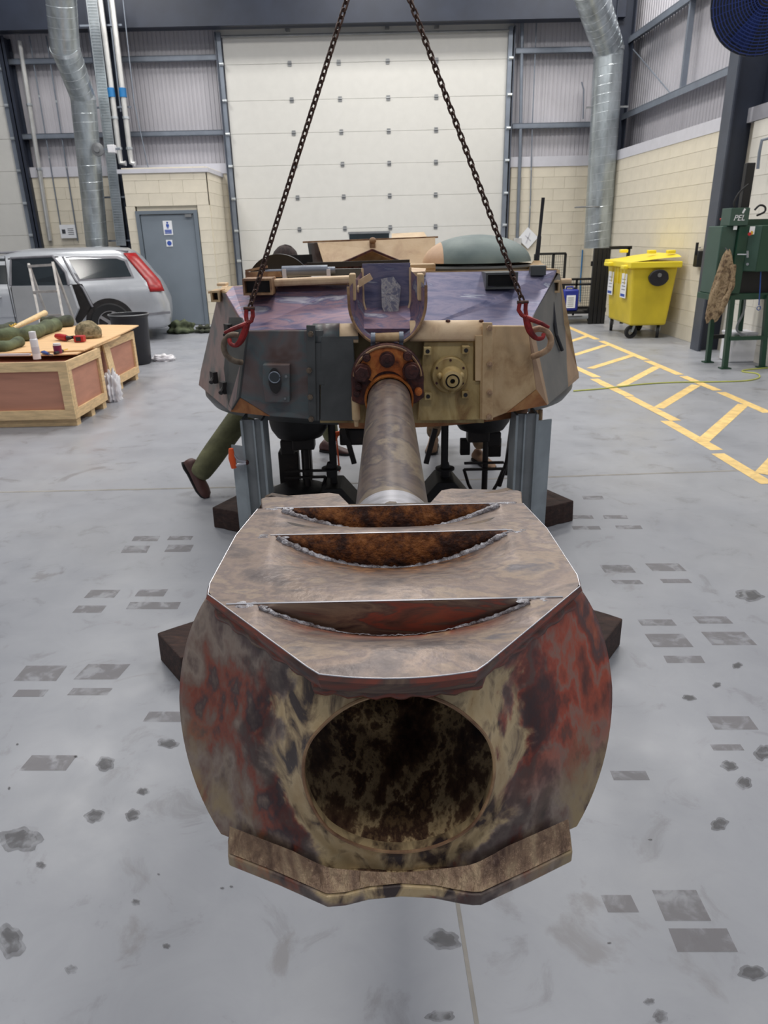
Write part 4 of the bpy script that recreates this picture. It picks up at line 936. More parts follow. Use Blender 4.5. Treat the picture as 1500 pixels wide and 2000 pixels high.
# commander's dome
dc = A(930, 516, 4.42); DR = A(1035, 516, 4.42).x-dc.x
ORGs = ORG[TUR.name]
def dbuild(mb, nm, mat, **k):
    ORG[TUR.name] = dc; o = mb.build(nm, mat, TUR, **k); o.location = dc-ORGs; ORG[TUR.name] = ORGs; ORG[o.name] = dc; return o
dh = dc.z*0+A(930, 458, 4.42).z-dc.z
dm = dbuild(MB().lathe([(DR*math.cos(math.radians(a)), dh*math.sin(math.radians(a))**.9) for a in (4, 10, 18, 27, 36, 46, 56, 66, 76, 84, 89.9)], dc, 'z', 48), 'cupola_dome', 'domecamo', smooth=60)
MB().lathe([(DR*1.0, 0), (DR*1.02, -.012), (DR*.97, -.03), (DR*.97, -.05)], dc, 'z', 48).build('cupola_rim', 'slatedark', dm)
MB().lathe([(DR*1.08, -.03), (DR*1.12, -.09)], dc, 'z', 48).build('cupola_base', 'railsteel', TUR)
# stowage rack behind the roof
yb = 4.74
rk = plate('stowage_rack', [A(620, 474, yb), A(850, 464, yb), A(850, 525, yb-.14), A(800, 520, yb-.13), A(727, 487, yb-.04), A(650, 518, yb-.13), A(634, 520, yb-.13)], 'tanpale', .02)
plate('rack_gusset', [A(655, 520, yb+.03), A(727, 488, yb+.03), A(800, 518, yb+.03), A(800, 525, yb+.03), A(655, 525, yb+.03)], 'tan', .01, parent=rk)
plate('rack_wing', [A(603, 474, yb+.14), A(622, 474, yb+.02), A(634, 519, yb+.02), A(610, 519, yb+.14)], 'slate', .01, parent=rk)
plate('rack_cover', [A(765, 456, yb+.2), A(828, 453, yb+.2), A(835, 464, yb+.1), A(765, 466, yb+.1)], 'tan', .02, parent=rk)
MB().beam(A(592, 473, yb+.03), A(855, 463, yb+.03), .06, .010).build('rack_shelf', 'rim', rk, smooth=0)
for p, q in (((655, 520), (727, 488)), ((727, 488), (800, 518))): MB().beam(A(*p, yb-(.15 if p[1] > 500 else .06)), A(*q, yb-(.15 if q[1] > 500 else .06)), .02, .012).build('rack_strut', 'rustdark', rk)
MB().beam(A(727, 470, yb-.02), A(728, 486, yb-.02), .035, .03).blob(A(728, 470, yb-.03), (.022, .02, .02), 10, 8).build('rack_latch', 'rim', rk)
mb = MB()
for px in range(600, 815, 14): mb.box(A(px, 522, yb-.05), (.04+.02*((px*7) % 3), .05, .035+.01*(px % 3)), (0, 0, (px % 5)*.2))
mb.build('roof_clutter', 'rustdark', TUR, smooth=0)
MB().beam(A(600, 518, yb-.2), A(800, 512, yb-.2), .03, .03).beam(A(560, 510, yb+.05), A(610, 508, yb+.05), .03, .07).build('cross_bar', 'blackgear', TUR, smooth=0)
# curved black hatch lid behind left of roof
c = A(510, 546, 4.62); hb = MB()
rr = A(548, 546, 4.62).x-c.x
hb.lathe([(.205, -.03), (.205, .03), (.18, .04), (0, .05)], A(548, 564, 4.62), 'y', 36, 0, math.pi)
hb.build('open_hatch', 'darkplastic', TUR, smooth=40)
# whip aerial
a, b = A(1048, 516, 4.3), A(1061, 386, 4.3)
an = MB().tube([a, a.lerp(b, .42), a.lerp(b, .44), b], [.014, .012, .009, .010], 10).build('whip_aerial', 'darkplastic', TUR)
MB().lathe([(0, 0), (.06, 0), (.06, .02), (.03, .035), (.02, .05), (0, .05)], a+V(0, 0, -.03), 'z', 16).build('aerial_base', 'tan', an)
# hose strap on the right cheek, little brackets left
MB().tube([A(1079, 590, 3.96), A(1083, 625, 3.93), A(1087, 655, 3.88), A(1098, 684, 3.92)], .010, 8).build('strap', 'darkplastic', TUR)
for px, py, Y in ((446, 645, 3.60), (418, 737, 3.78), (437, 757, 3.60)):
    e = A(px, py, Y); MB().box(e, (.025, .05, .06), (0, 0, .6)).cyl(e, e+V(-.01, -.04, -.02), .012, n=8).build('side_bracket', 'blackgear', TUR)
# lifting eyes
e1 = [A(466, 655, 3.42), A(452, 654, 3.42), A(440, 664, 3.42), A(437, 680, 3.42), A(444, 696, 3.42), A(458, 705, 3.43), A(472, 708, 3.46)]
e2 = [A(1040, 646, 3.42), A(1052, 642, 3.40), A(1066, 646, 3.40), A(1076, 662, 3.40), A(1072, 680, 3.40), A(1058, 690, 3.42), A(1040, 697, 3.46)]
def smoothp(P, k=4):
    out = []
    for i in range(len(P)-1):
        p0, p1, p2, p3 = P[max(i-1, 0)], P[i], P[i+1], P[min(i+2, len(P)-1)]
        for j in range(k):
            t = j/k; out.append(.5*((2*p1)+(-p0+p2)*t+(2*p0-5*p1+4*p2-p3)*t*t+(-p0+3*p1-3*p2+p3)*t**3))
    return out+[P[-1]]
MB().tube(smoothp(e1), .014, 12).build('lifting_eye', 'eyesteel', TUR)
MB().tube(smoothp(e2), .015, 12).build('lifting_eye', 'eyetan', TUR, label='tan painted lifting eye')
# ---- equipment hanging below the ring
UY = 4.15
def bowl(px, Y, w_, name):
    c = A(px, 836, Y); c.z = .66
    o = MB().lathe([(0, .028), (w_, .028), (w_, -.06), (w_*.95, -.10), (w_*.78, -.145), (w_*.4, -.165), (0, -.165)], c, 'z', 32).build(name, 'blackgear', TUR, smooth=50); return c
MB().prism([ell(a*.2094, .80, .52, .688) for a in range(30)], V(0, 0, .012)).build('ring_light_block', 'blackgear', TUR, smooth=0)  # added dark disc, stops light coming through the open ring
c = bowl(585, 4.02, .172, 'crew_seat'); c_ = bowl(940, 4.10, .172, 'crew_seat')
for c0, s in ((c, 1), (c_, -1)):
    MB().box(c0+V(.02*s, 0, -.19), (.13, .1, .07)).box(c0+V(-.08*s, .03, -.22), (.08, .08, .09)).build('seat_bracket', 'underside', TUR, smooth=0, bev=.008)
    MB().cyl(c0+V(.03, 0, -.17), c0+V(.03, 0, -.58), .018, n=12).build('seat_post', 'underside', TUR)
    mb = MB()
    for dz in (-.36, -.40): mb.beam(c0+V(-.10, -.02, dz), c0+V(.14, -.02, dz), .02, .012)
    mb.tube([c0+V(-.10, -.02, -.40), c0+V(-.07, 0, -.5), c0+V(-.04, 0, -.56)], .01, 6).tube([c0+V(.14, -.02, -.40), c0+V(.11, 0, -.5), c0+V(.08, 0, -.56)], .01, 6)
    mb.build('seat_yoke', 'underside', TUR, smooth=0)
for px, Y in ((647, 3.98), (869, 4.05)):
    a = A(px, 825, Y); lo = V(a.x, Y, .17)
    mb = MB().cyl(a, lo, .022, n=14).lathe([(.022, .03), (.032, 0), (.058, -.004), (.058, -.014), (.03, -.016), (.03, -.06)], A(px, 912, Y), 'z', 20)
    po = mb.build('support_post', 'blackgear', TUR, smooth=40)
    f0 = V(a.x, Y, .02)
    MB().prism([f0+V(-.22, -.12, 0), f0+V(.22, -.12, 0), f0+V(.05, -.12, .21), f0+V(-.05, -.12, .21)], V(0, .26, 0)).build('post_foot', 'blackgear', po, smooth=0, bev=.008)
for pa, pb, Y in (((672, 835), (692, 905), 4.05), ((850, 838), (832, 905), 4.05), ((668, 838), (676, 860), 4.0)):
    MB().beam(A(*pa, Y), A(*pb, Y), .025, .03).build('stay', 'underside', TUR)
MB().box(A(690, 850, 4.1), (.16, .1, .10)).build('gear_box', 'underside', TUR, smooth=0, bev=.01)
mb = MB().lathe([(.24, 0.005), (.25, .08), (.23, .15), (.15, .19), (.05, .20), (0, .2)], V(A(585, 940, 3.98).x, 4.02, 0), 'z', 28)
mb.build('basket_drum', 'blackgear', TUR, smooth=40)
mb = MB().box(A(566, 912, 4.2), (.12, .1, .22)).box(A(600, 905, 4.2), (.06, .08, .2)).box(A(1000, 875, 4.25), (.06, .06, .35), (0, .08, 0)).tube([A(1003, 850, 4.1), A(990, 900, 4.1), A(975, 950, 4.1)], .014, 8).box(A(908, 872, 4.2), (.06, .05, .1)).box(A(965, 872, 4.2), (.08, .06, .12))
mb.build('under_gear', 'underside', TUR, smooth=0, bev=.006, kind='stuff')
for px in (1036, 1048, 1056): MB().cyl(A(px, 800, 3.9), A(px-1, 830, 3.9), .012, n=8).build('under_stud', 'rim', TUR)
# ================================================================ STANDS AND SLEEPERS
def stand(x0, x1, xf, YS, zt, label, lip):
    t = thing('support_stand', label, 'stand', ((x0+x1)/2, YS, .0), 'steel stands under the turret')
    s = 1 if xf > x1 else -1
    lo, hi = min(x0, x1), max(x0, x1)
    MB().bb(lo, hi, YS, YS+.012, .0, zt).build('web', 'standdark', t, smooth=0)
    inner, outer = (lo, hi) if s > 0 else (hi, lo)
    MB().bb(inner-.006, inner+.006, YS-.03, YS+.14, 0, zt).build('flange', 'standgrey', t, smooth=0)
    MB().bb(outer-.006, outer+.006, YS-.02, YS+.14, 0, zt).build('flange', 'standgrey', t, smooth=0)
    MB().prism([V(outer, YS-.02, 0), V(xf, YS+.015, 0), V(xf, YS+.027, 0), V(outer, YS-.008, 0)], (0, 0, lip)).build('side_plate', 'standgrey', t, smooth=0)
    MB().bb(inner+s*.045-.004, inner+s*.045+.004, YS-.012, YS, 0, zt).build('rib', 'standgrey', t, smooth=0)
    return t
p = A(500, 900, 3.5); 
stand(-.715, -.610, -.785, 3.52, .735, 'grey steel stand with orange clamp under left side of turret', .60)
stand(.685, .790, .872, 3.52, .735, 'grey steel stand with angled side plate under right side of turret', .70)
q = A(463, 905, 3.42)
cl = thing('ratchet_clamp', 'orange and chrome clamp hooked on the left steel stand', 'clamp', tuple(A(458, 918, 3.43)))
MB().tube([A(451, 876, 3.46), A(453, 895, 3.46), A(457, 914, 3.46)], [.012, .018, .014], 10).build('grip', 'orange', cl)
MB().tube([A(455, 886, 3.46), A(464, 898, 3.46), A(480, 902, 3.47)], .007, 8).tube([A(457, 910, 3.46), A(466, 907, 3.46), A(480, 905, 3.47)], .007, 8).build('jaw', 'silver', cl)
MB().blob(A(482, 903, 3.48), (.012, .012, .014), 10, 8).build('pivot', 'rustdark', cl)
c = A(660, 852, 4.9); os_ = thing('orange_tag', 'small orange webbing scrap seen beneath turret left of barrel', 'tag', (c.x, 4.9, 0))
MB().prism([A(652, 845, 4.9), A(668, 842, 4.9), A(664, 850, 4.9), A(653, 858, 4.9)], V(0, .02, 0)).tube([A(657, 852, 4.9), V(c.x, 4.9, 0.0)], .006, 6).build('webbing', 'orange', os_, smooth=0)
def sleeper(a, b, w_, h_, label):
    a, b = Vector(a), Vector(b); d = (b-a).normalized(); n = Vector((-d.y, d.x, 0))*w_
    rnd = random.Random(int(abs(a.x)*100)); NL = 14
    mb = MB()
    def fn(u, v):
        k = int(round(u*4)) % 4; q = [V(0, 0, 0), n, n+V(0, 0, h_), V(0, 0, h_)][k]
        e = V(rnd.uniform(-.004, .004), rnd.uniform(-.004, .004), rnd.uniform(-.003, .003) if k > 1 else 0)
        return a.lerp(b, v)+q+e
    mb.grid(fn, 4, NL, True); m_ = 4
    mb.f.append([3, 2, 1, 0]); mb.f.append([NL*4+i for i in range(4)])
    return mb.build('timber_sleeper', 'timber', smooth=0, bev=.006, label=label, category='timber', group='dark timbers under the stands')
def g(px, py): return fl(px, py, 0)
def sleeper2(c0, u, lu, wv, h_, label):
    u = Vector(u).normalized(); sleeper(Vector(c0), Vector(c0)+u*lu, 1, h_, label) if 0 else None
    a = Vector(c0); b = a+u*lu; n = Vector((-u.y, u.x, 0)); s_ = -wv if n.dot(Vector((0, 1, 0))) > 0 else wv
    return sleeper(a, b, s_, h_, label)
sleeper2((-.925, 2.465, 0), (.80, .60, 0), .95, .24, .13, 'dark timber sleeper angled across floor at left behind the muzzle brake')
sleeper2((.965, 2.50, 0), (-.80, .60, 0), .95, .24, .13, 'dark timber sleeper angled across floor at right behind the muzzle brake')
sleeper2((-1.01, 3.875, 0), (.88, -.47, 0), .50, -.26, .13, 'short dark timber angled beside the left grey stand with orange clamp')
sleeper2((1.115, 3.855, 0), (-.88, -.47, 0), .50, -.26, .13, 'short dark timber angled beside the right grey stand')
# ================================================================ CHAINS
def linkmesh():
    pts = []; hl, r = .0135, .0105
    for i in range(9): a = math.pi*i/8; pts.append(V(r*math.cos(a), 0, hl/2*1.0+r*math.sin(a)+.002))
    for i in range(9): a = math.pi+math.pi*i/8; pts.append(V(r*math.cos(a), 0, -hl/2-.002+r*math.sin(a)))
    o = MB().tube(pts, .0046, 7, closed=True).build('link', 'chainsteel', org=(0, 0, 0)); me = o.data; bpy.data.objects.remove(o); return me
LM = linkmesh()
def chain(p, q, label, sag=.0):
    p, q = Vector(p), Vector(q)
    t = thing('lifting_chain', label, 'chain', tuple(p), 'rusty lifting chains')
    L = (q-p).length; n = int(L/.0285); d = (q-p).normalized()
    qr = d.to_track_quat('Z', 'Y')
    for i in range(n):
        c = p.lerp(q, (i+.5)/n)
        o = bpy.data.objects.new('link', LM); COL.objects.link(o); o.parent = t; o.location = c-p
        o.rotation_euler = (qr @ Euler((random.uniform(-.05, .05), 0, math.radians(38 if i % 2 else 128))).to_quaternion()).to_euler()
    return t
ha = [A(487, 604, 3.40), A(690, -40, 3.55)]; hb_ = [A(1021, 590, 3.40), A(786, -40, 3.55)]
for pq, lb in ((ha, 'rusty steel chain rising from left lifting eye of turret'), (hb_, 'rusty steel chain rising from right lifting eye of turret')):
    q = pq[0]+(pq[1]-pq[0])*1.12
    chain(pq[0], q, lb)
def hook(P, label):
    P = [A(*p) for p in P]
    t = thing('chain_hook', label, 'hook', tuple(P[-1]), 'red lifting hooks')
    d = (P[2]-P[0]).normalized()
    MB().tube(smoothp(P[2:]), [.015, .015, .016, .0165, .017, .017, .0165, .016, .015, .014, .013, .012, .010][:len(smoothp(P[2:]))]+[.010]*max(0, len(smoothp(P[2:]))-13), 10).build('hook', 'shackle', t)
    mb = MB().tube([P[0]+V(-.014, 0, .0), P[0]+V(-.018, 0, -.03), P[1]+V(-.012, 0, -.02), P[2]], .010, 8).tube([P[0]+V(.014, 0, 0), P[0]+V(.014, 0, -.03), P[1]+V(.010, 0, -.02), P[2]], .010, 8)
    mb.build('clevis', 'shackle', t, kind='stuff')
    MB().cyl(P[0]+V(-.026, 0, .004), P[0]+V(.026, 0, .004), .008, n=10).build('clevis_pin', 'chainsteel', t)
    MB().tube([P[2], P[2].lerp(P[-1], .5)+V(-.03 if P[-1].x < 0 else .03, -.01, .01), P[-1]+V(-.018 if P[-1].x < 0 else .02, -.01, .03)], [.012, .010, .007], 8).build('safety_catch', 'shackle', t)
hook([(487, 604, 3.385), (486, 618, 3.38), (483, 632, 3.37), (477, 650, 3.37), (470, 666, 3.37), (460, 675, 3.37), (450, 671, 3.37), (448, 662, 3.38)], 'red painted lifting hook in the left eye of turret')
hook([(1021, 592, 3.385), (1024, 606, 3.38), (1027, 620, 3.37), (1031, 636, 3.37), (1037, 650, 3.37), (1048, 661, 3.37), (1059, 660, 3.37), (1062, 652, 3.38)], 'red painted lifting hook in the right eye of turret')
# ================================================================ PEOPLE
def skin_body(name, mat, verts, edges, radii, parent, sub=2):
    me = bpy.data.meshes.new(name); org = ORG[parent.name]
    me.from_pydata([tuple(Vector(v)-org) for v in verts], edges, [])
    o = bpy.data.objects.new(name, me); COL.objects.link(o); o.parent = parent
    md = o.modifiers.new('skin', 'SKIN'); md.use_smooth_shade = True
    for i, r in enumerate(radii):
        rr = r if isinstance(r, tuple) else (r, r)
        me.skin_vertices[0].data[i].radius = rr
    me.skin_vertices[0].data[0].use_root = True
    s = o.modifiers.new('sub', 'SUBSURF'); s.levels = sub; s.render_levels = sub
    me.materials.append(MATS[mat]); ORG[name] = org
    dg = bpy.context.evaluated_depsgraph_get(); m2 = bpy.data.meshes.new_from_object(o.evaluated_get(dg)); o.modifiers.clear(); o.data = m2
    for p in m2.polygons: p.use_smooth = True
    return o
def head(c, yaw, pitch, parent, hairc='hair'):
    R = Euler((pitch, 0, yaw)).to_matrix()   # face looks along local -Y
    def put(mb):
        mb.v = [Vector(c)+R @ q for q in mb.v]; return mb
    def hd(d):
        k = 1.0
        if d.z < -.2: k *= 1-.14*min(1, (-d.z-.2)/.8)*(1 if d.y > 0 else .6)
        if d.y < -.5 and abs(d.x) < .22 and -.35 < d.z < .1: k *= 1.04
        return k
    put(MB().blob((0, 0, 0), (.076, .095, .115), 28, 20, hd)).build('head', 'skin', parent, smooth=80)
    put(MB().blob((0, -.098, -.018), (.014, .02, .026), 10, 8)).build('nose', 'skin', parent, smooth=80)
    for s in (-1, 1):
        put(MB().blob((s*.079, .008, -.005), (.010, .020, .032), 10, 8)).build('ear', 'skin', parent, smooth=80)
        put(MB().blob((s*.030, -.084, .012), (.013, .008, .009), 10, 8)).build('eye', 'signwhite', parent)
        put(MB().blob((s*.030, -.091, .012), (.006, .004, .006), 8, 6)).build('iris', 'hair', parent)
    put(MB().blob((0, -.086, -.062), (.024, .008, .006), 10, 6)).build('mouth', 'boot', parent)
    rr = random.Random(4)
    def hf(u, v):
        a = u*2*math.pi; b = -.25+v*(math.pi/2+.25)
        if math.sin(a) < -.2: b = max(b, .45*min(1, -math.sin(a)*1.4))
        n_ = 1+.02*math.sin(a*19)*math.cos(b*7)
        return V(.086*math.cos(b)*math.cos(a)*n_, .012+.102*math.cos(b)*math.sin(a)*n_, .012+.118*math.sin(b)*n_)
    put(MB().grid(hf, 48, 16, True)).build('hair', hairc, parent, smooth=80)
def shoe(p, yaw, parent, mat, pitch=0):
    R = Euler((pitch, 0, yaw)).to_matrix(); p = Vector(p)
    sec = [(.10, .034, .07), (.07, .040, .10), (.02, .038, .085), (-.05, .043, .06), (-.11, .047, .045), (-.155, .038, .035), (-.18, .016, .02)]
    mb = MB(); n = 14
    def fn(u, v):
        k = v*(len(sec)-1); i = min(int(k), len(sec)-2); t = k-i
        y, w_, h = [sec[i][j]*(1-t)+sec[i+1][j]*t for j in range(3)]
        a = u*2*math.pi; z = h*.5+h*.5*math.sin(a); return p+R @ V(w_*math.cos(a), y, max(0.0, z))
    mb.grid(fn, n, 18, True); mb.f.append([i for i in range(n)][::-1]); 
    b = mb.build('boot', mat, parent, smooth=60)
    mb = MB(); pts = [R @ V(q[1]*s*1.06, q[0], 0)+p for s, rng in ((1, sec), (-1, sec[::-1])) for q in rng]
    mb.prism(pts, V(0, 0, .018)); mb.build('sole', 'blackrubber', b, smooth=0)
def hand(p, d, parent, nrm=(0, 0, 1)):
    """palm with four curled fingers and a thumb"""
    p, d = Vector(p), Vector(d).normalized(); nrm = Vector(nrm); sd = d.cross(nrm).normalized(); nrm = sd.cross(d)
    vs = [p, p+d*.045, p+d*.085]; ed = [(0, 1), (1, 2)]; ra = [(.020, .028), (.016, .034), (.012, .034)]
    for i, (o, L) in enumerate(((-.030, .068), (-.010, .078), (.011, .072), (.030, .056))):
        b = p+d*.080+sd*o; n = len(vs); vs += [b, b+d*L*.45-nrm*.004, b+d*L*.75-nrm*.020, b+d*L*.85-nrm*.038]; ed += [(2, n), (n, n+1), (n+1, n+2), (n+2, n+3)]; ra += [.0095, .009, .0085, .0075]
    n = len(vs); vs += [p+d*.03-sd*.03, p+d*.06-sd*.055-nrm*.01, p+d*.085-sd*.06-nrm*.02]; ed += [(0, n), (n, n+1), (n+1, n+2)]; ra += [.012, .011, .009]
    skin_body('hand', 'skin', vs, ed, ra, parent, 1)
# man stooping behind the left of the turret, one leg stretched back to the left
FB = fl(389, 972)
p1 = thing('person', 'dark-haired person in olive trousers stooping behind left of turret, one leg stretched back', 'person', (-.8, 4.9, 0))
hc = A(559, 517, 5.25)
hip = V(-.62, 5.02, .80); sh = V(-.56, 5.28, 1.22)
kneeL = A(446, 846, 4.62); ankL = A(384, 934, 4.40); hipL = hip+V(-.08, 0, -.02); hipR = hip+V(.1, .05, -.03)
kneeR = V(-.42, 5.12, .46); ankR = V(-.40, 5.38, .10)
vs = [hip, hipL, kneeL, ankL, hipR, kneeR, ankR, (hip+sh)/2+V(0, .02, 0), sh, V(-.76, 5.26, 1.17), V(-.36, 5.30, 1.17), sh+V(0, 0, .07)]
skin_body('trousers', 'trousers', [hip, hipL, hipL.lerp(kneeL, .5), kneeL, kneeL.lerp(ankL, .55), ankL, hipR, kneeR, ankR], [(0, 1), (1, 2), (2, 3), (3, 4), (4, 5), (0, 6), (6, 7), (7, 8)], [.13, .105, .095, .085, .084, .070, .10, .08, .065], p1)
eL, hL = V(-.84, 5.13, .97), V(-.78, 5.00, .90)
skin_body('jumper', 'jumper', [hip+V(0, 0, .04), (hip+sh)/2, sh, V(-.74, 5.26, 1.18), eL, V(-.72, 4.98, 1.02), V(-.38, 5.30, 1.18), V(-.30, 5.18, .95), V(-.34, 4.98, 1.02), sh+V(0, 0, .06)],
          [(0, 1), (1, 2), (2, 3), (3, 4), (4, 5), (2, 6), (6, 7), (7, 8), (2, 9)], [(.15, .11), (.15, .115), (.13, .11), .07, .05, .04, .07, .05, .04, .055], p1)
skin_body('neck', 'skin', [sh+V(0, 0, .03), hc+V(0, .02, -.07)], [(0, 1)], [.055, .055], p1, 2)
head(hc, math.radians(55), math.radians(18), p1)
hand(V(-.72, 4.98, 1.02), (.1, -1, .25), p1); hand(V(-.34, 4.98, 1.02), (0, -1, .25), p1)
tz = FB+V(.045, 0, 0); sd_ = Vector((math.sin(math.radians(50)), -math.cos(math.radians(50)), 0)); shoe(V(tz.x, tz.y, .128)-sd_*.11, math.radians(50), p1, 'boot', math.radians(48)); shoe(ankR+V(0, 0, -.10), math.radians(60), p1, 'boot')
# second person crouched behind the right of the turret
p2 = thing('person', 'person in brown trousers and tan boots crouching behind right of turret', 'person', (.62, 5.3, 0))
b2 = fl(941, 906)
an = V(b2.x+.0, b2.y+.02, .10); kn = V(.64, 5.16, .50); hp = V(.56, 5.52, .36); an2 = V(.40, 5.42, .10); kn2 = V(.42, 5.16, .48); sh2 = V(.52, 5.36, .88)
skin_body('trousers', 'trousersbrown', [hp, hp+V(.08, 0, 0), kn, an, hp+V(-.08, 0, 0), kn2, an2], [(0, 1), (1, 2), (2, 3), (0, 4), (4, 5), (5, 6)], [.13, .10, .075, .058, .10, .075, .058], p2)
skin_body('jumper', 'jumper', [hp+V(0, 0, .05), (hp+sh2)/2, sh2, V(.70, 5.34, .84), V(.76, 5.12, .70), V(.66, 4.98, .62), V(.34, 5.34, .84), V(.30, 5.12, .70), V(.40, 4.98, .62), sh2+V(0, 0, .07)],
          [(0, 1), (1, 2), (2, 3), (3, 4), (4, 5), (2, 6), (6, 7), (7, 8), (2, 9)], [(.15, .12), (.15, .12), (.13, .11), .07, .05, .04, .07, .05, .04, .055], p2)
skin_body('neck', 'skin', [sh2+V(0, 0, .04), sh2+V(0, -.03, .13)], [(0, 1)], [.055, .055], p2, 2)
head(sh2+V(0, -.05, .24), 0, math.radians(15), p2)
hand(V(.66, 4.98, .62), (-.2, -1, 0), p2); hand(V(.40, 4.98, .62), (.2, -1, 0), p2)
shoe(an+V(0, 0, -.10), math.radians(20), p2, 'boottan'); shoe(an2+V(0, 0, -.10), math.radians(-10), p2, 'boottan')
# ================================================================ CAR
cx0 = A(333, 600, 12.25).x
CAR = thing('estate_car', 'silver estate car with rear side door open, parked at far left', 'car', (cx0, 12.2, 0))
CAR.rotation_euler = (0, 0, math.radians(14))
def cr_(x, y, z): return V(cx0+x, 12.2+y, z)   # x backwards negative, y away from the camera
def ring(xr, xf, ins, z, n=10, rad=.22, WD=1.86):
    xs = []
    y0, y1 = ins, WD-ins
    for (cx_, cy_, a0) in ((xr-rad, y0+rad, -90), (xr-rad, y1-rad, 0), (xf+rad, y1-rad, 90), (xf+rad, y0+rad, 180)):
        for i in range(n+1):
            a = math.radians(a0+90*i/n); xs.append(cr_(cx_+rad*math.cos(a), cy_+rad*math.sin(a), z))
    return xs
def loft(levels):
    mb = MB(); R0 = [ring(*l) for l in levels]; n = len(R0[0])
    for r in R0: mb.v += r
    for k in range(len(R0)-1):
        for i in range(n): mb.f.append([k*n+i, k*n+(i+1) % n, (k+1)*n+(i+1) % n, (k+1)*n+i])
    mb.f.append([(len(R0)-1)*n+i for i in range(n)]); mb.f.append([i for i in range(n)][::-1]); return mb
body = loft([(-.10, -4.6, .10, .20), (-.02, -4.68, .04, .26), (.0, -4.72, .01, .42), (-.0, -4.72, .0, .60), (-.06, -4.70, .0, .78), (-.13, -4.62, .03, .93), (-.17, -4.55, .06, .99)]).build('body', 'carpaint', CAR, smooth=55)
loft([(-.16, -3.35, .06, .97), (-.22, -3.2, .09, 1.05), (-.40, -2.75, .19, 1.32), (-.52, -2.5, .26, 1.42), (-.62, -2.3, .34, 1.475), (-.9, -2.1, .6, 1.50)]).build('roof', 'carpaint', CAR, smooth=60)
def gins(z):
    G = [(.9, .05), (.97, .06), (1.05, .09), (1.32, .19), (1.42, .26), (1.5, .36)]
    for (a, p), (b, q) in zip(G[:-1], G[1:]):
        if z <= b: return p+(q-p)*(z-a)/(b-a)
    return .36
def side(x, z, off=-.006):   # point on the greenhouse flank
    ins = gins(z)
    return cr_(x, ins+off, z)
def flank(pts, mat, name, par=CAR, off=-.008, th=.006): return MB().prism([side(x, z, off) for x, z in pts], V(0, th, 0)).build(name, mat, par, smooth=0)
flank([(-.50, 1.02), (-1.36, 1.00), (-1.52, 1.36), (-1.40, 1.375), (-.72, 1.36), (-.58, 1.30)], 'cartrim', 'window_frame', off=-.005)
flank([(-.54, 1.05), (-1.33, 1.03), (-1.47, 1.335), (-.74, 1.325), (-.62, 1.28)], 'carglass', 'rear_window', off=-.012)
flank([(-2.40, 1.00), (-3.35, 1.00), (-2.98, 1.26), (-2.6, 1.37), (-2.40, 1.37)], 'carglass', 'front_window', off=-.012)
MB().tube([side(-.55, 1.43, .03), side(-1.5, 1.47, .05), side(-2.6, 1.45, .05)], .018, 8).build('roof_rail', 'cartrim', CAR)
# tail lamp: curved red strip wrapping the rear corner
def tl(u, v):
    z = .80+v*.60; k = .030+.06*(1-v)
    xr = -.10-.35*max(0, (z-.97)/.45)**1.0 if z > .97 else -.04-.06*(z-.78)/.2
    wv = .16*(1-v*.62)
    ins = (.0+.03*(z-.78)/.15 if z < .95 else gins(z))
    a = .15+u*math.pi*.30; return cr_(xr-.20+.215*math.cos(math.pi/2-a)+wv*(u-1)*.4, ins-.008+.20*(1-math.sin(math.pi/2-a)), z)
MB().grid(tl, 8, 12).build('tail_lamp', 'redlamp', CAR, smooth=60, solid=.012)
MB().prism([cr_(.0, .01, .44), cr_(-.5, -.006, .42), cr_(-.5, -.006, .46), cr_(.0, .01, .48)], V(0, .01, 0)).build('bumper_strip', 'cartrim', CAR, smooth=0)
# wheels and arches
for x in (-.95, -3.75):
    c = cr_(x, 0, .33)
    MB().cyl(c+V(0, -.004, .01), c+V(0, .25, .01), .385, n=36).build('wheel_arch', 'blackgear', CAR)
    wl = MB().lathe([(.20, -.02), (.30, -.025), (.325, .0), (.325, .19), (.2, .2)], c, 'y', 36).build('tyre', 'blackrubber', CAR, smooth=40)
    mb = MB()
    for k in range(5):
        a = k*1.2566; d = V(math.cos(a), 0, math.sin(a)); mb.beam(c+d*.03+V(0, -.01, 0), c+d*.19+V(0, -.01, 0), .05, .02, (0, 1, 0))
    mb.lathe([(.2, .0), (.205, -.02), (.19, -.02)], c, 'y', 36).cyl(c+V(0, -.02, 0), c+V(0, .03, 0), .05, n=16)
    mb.build('wheel_rim', 'alloy', wl)
# doors: dark opening, opened leaf, front door seams and handle
MB().prism([cr_(-1.42, -.004, .36), cr_(-2.36, -.004, .34), cr_(-2.36, -.004, .95), cr_(-1.30, -.004, .96), cr_(-1.18, -.004, .62)], V(0, .006, 0)).build('door_opening', 'blackgear', CAR, smooth=0)
flank([(-1.50, 1.0), (-2.36, 1.0), (-2.36, 1.37), (-1.62, 1.38)], 'blackgear', 'upper_opening', off=-.006)
MB().tube([cr_(-1.20, -.012, .60), cr_(-1.30, -.012, .90), side(-1.40, 1.02, -.02), side(-1.55, 1.37, -.02)], .018, 8).build('door_seal', 'cartrim', CAR)
dl_ = MB(); R = Matrix.Rotation(math.radians(-24), 3, 'Z')
def dr_(x, y, z): q = R @ V(x, y, 0); return cr_(-2.36, -.02, 0)+V(q.x, q.y, z)
o = MB().prism([dr_(0, 0, .33), dr_(.92, 0, .36), dr_(1.10, 0, .62), dr_(1.02, .02, .97), dr_(0, .02, .97)], R @ V(0, .06, 0)).build('rear_door', 'carpaint', CAR, smooth=0, bev=.01)
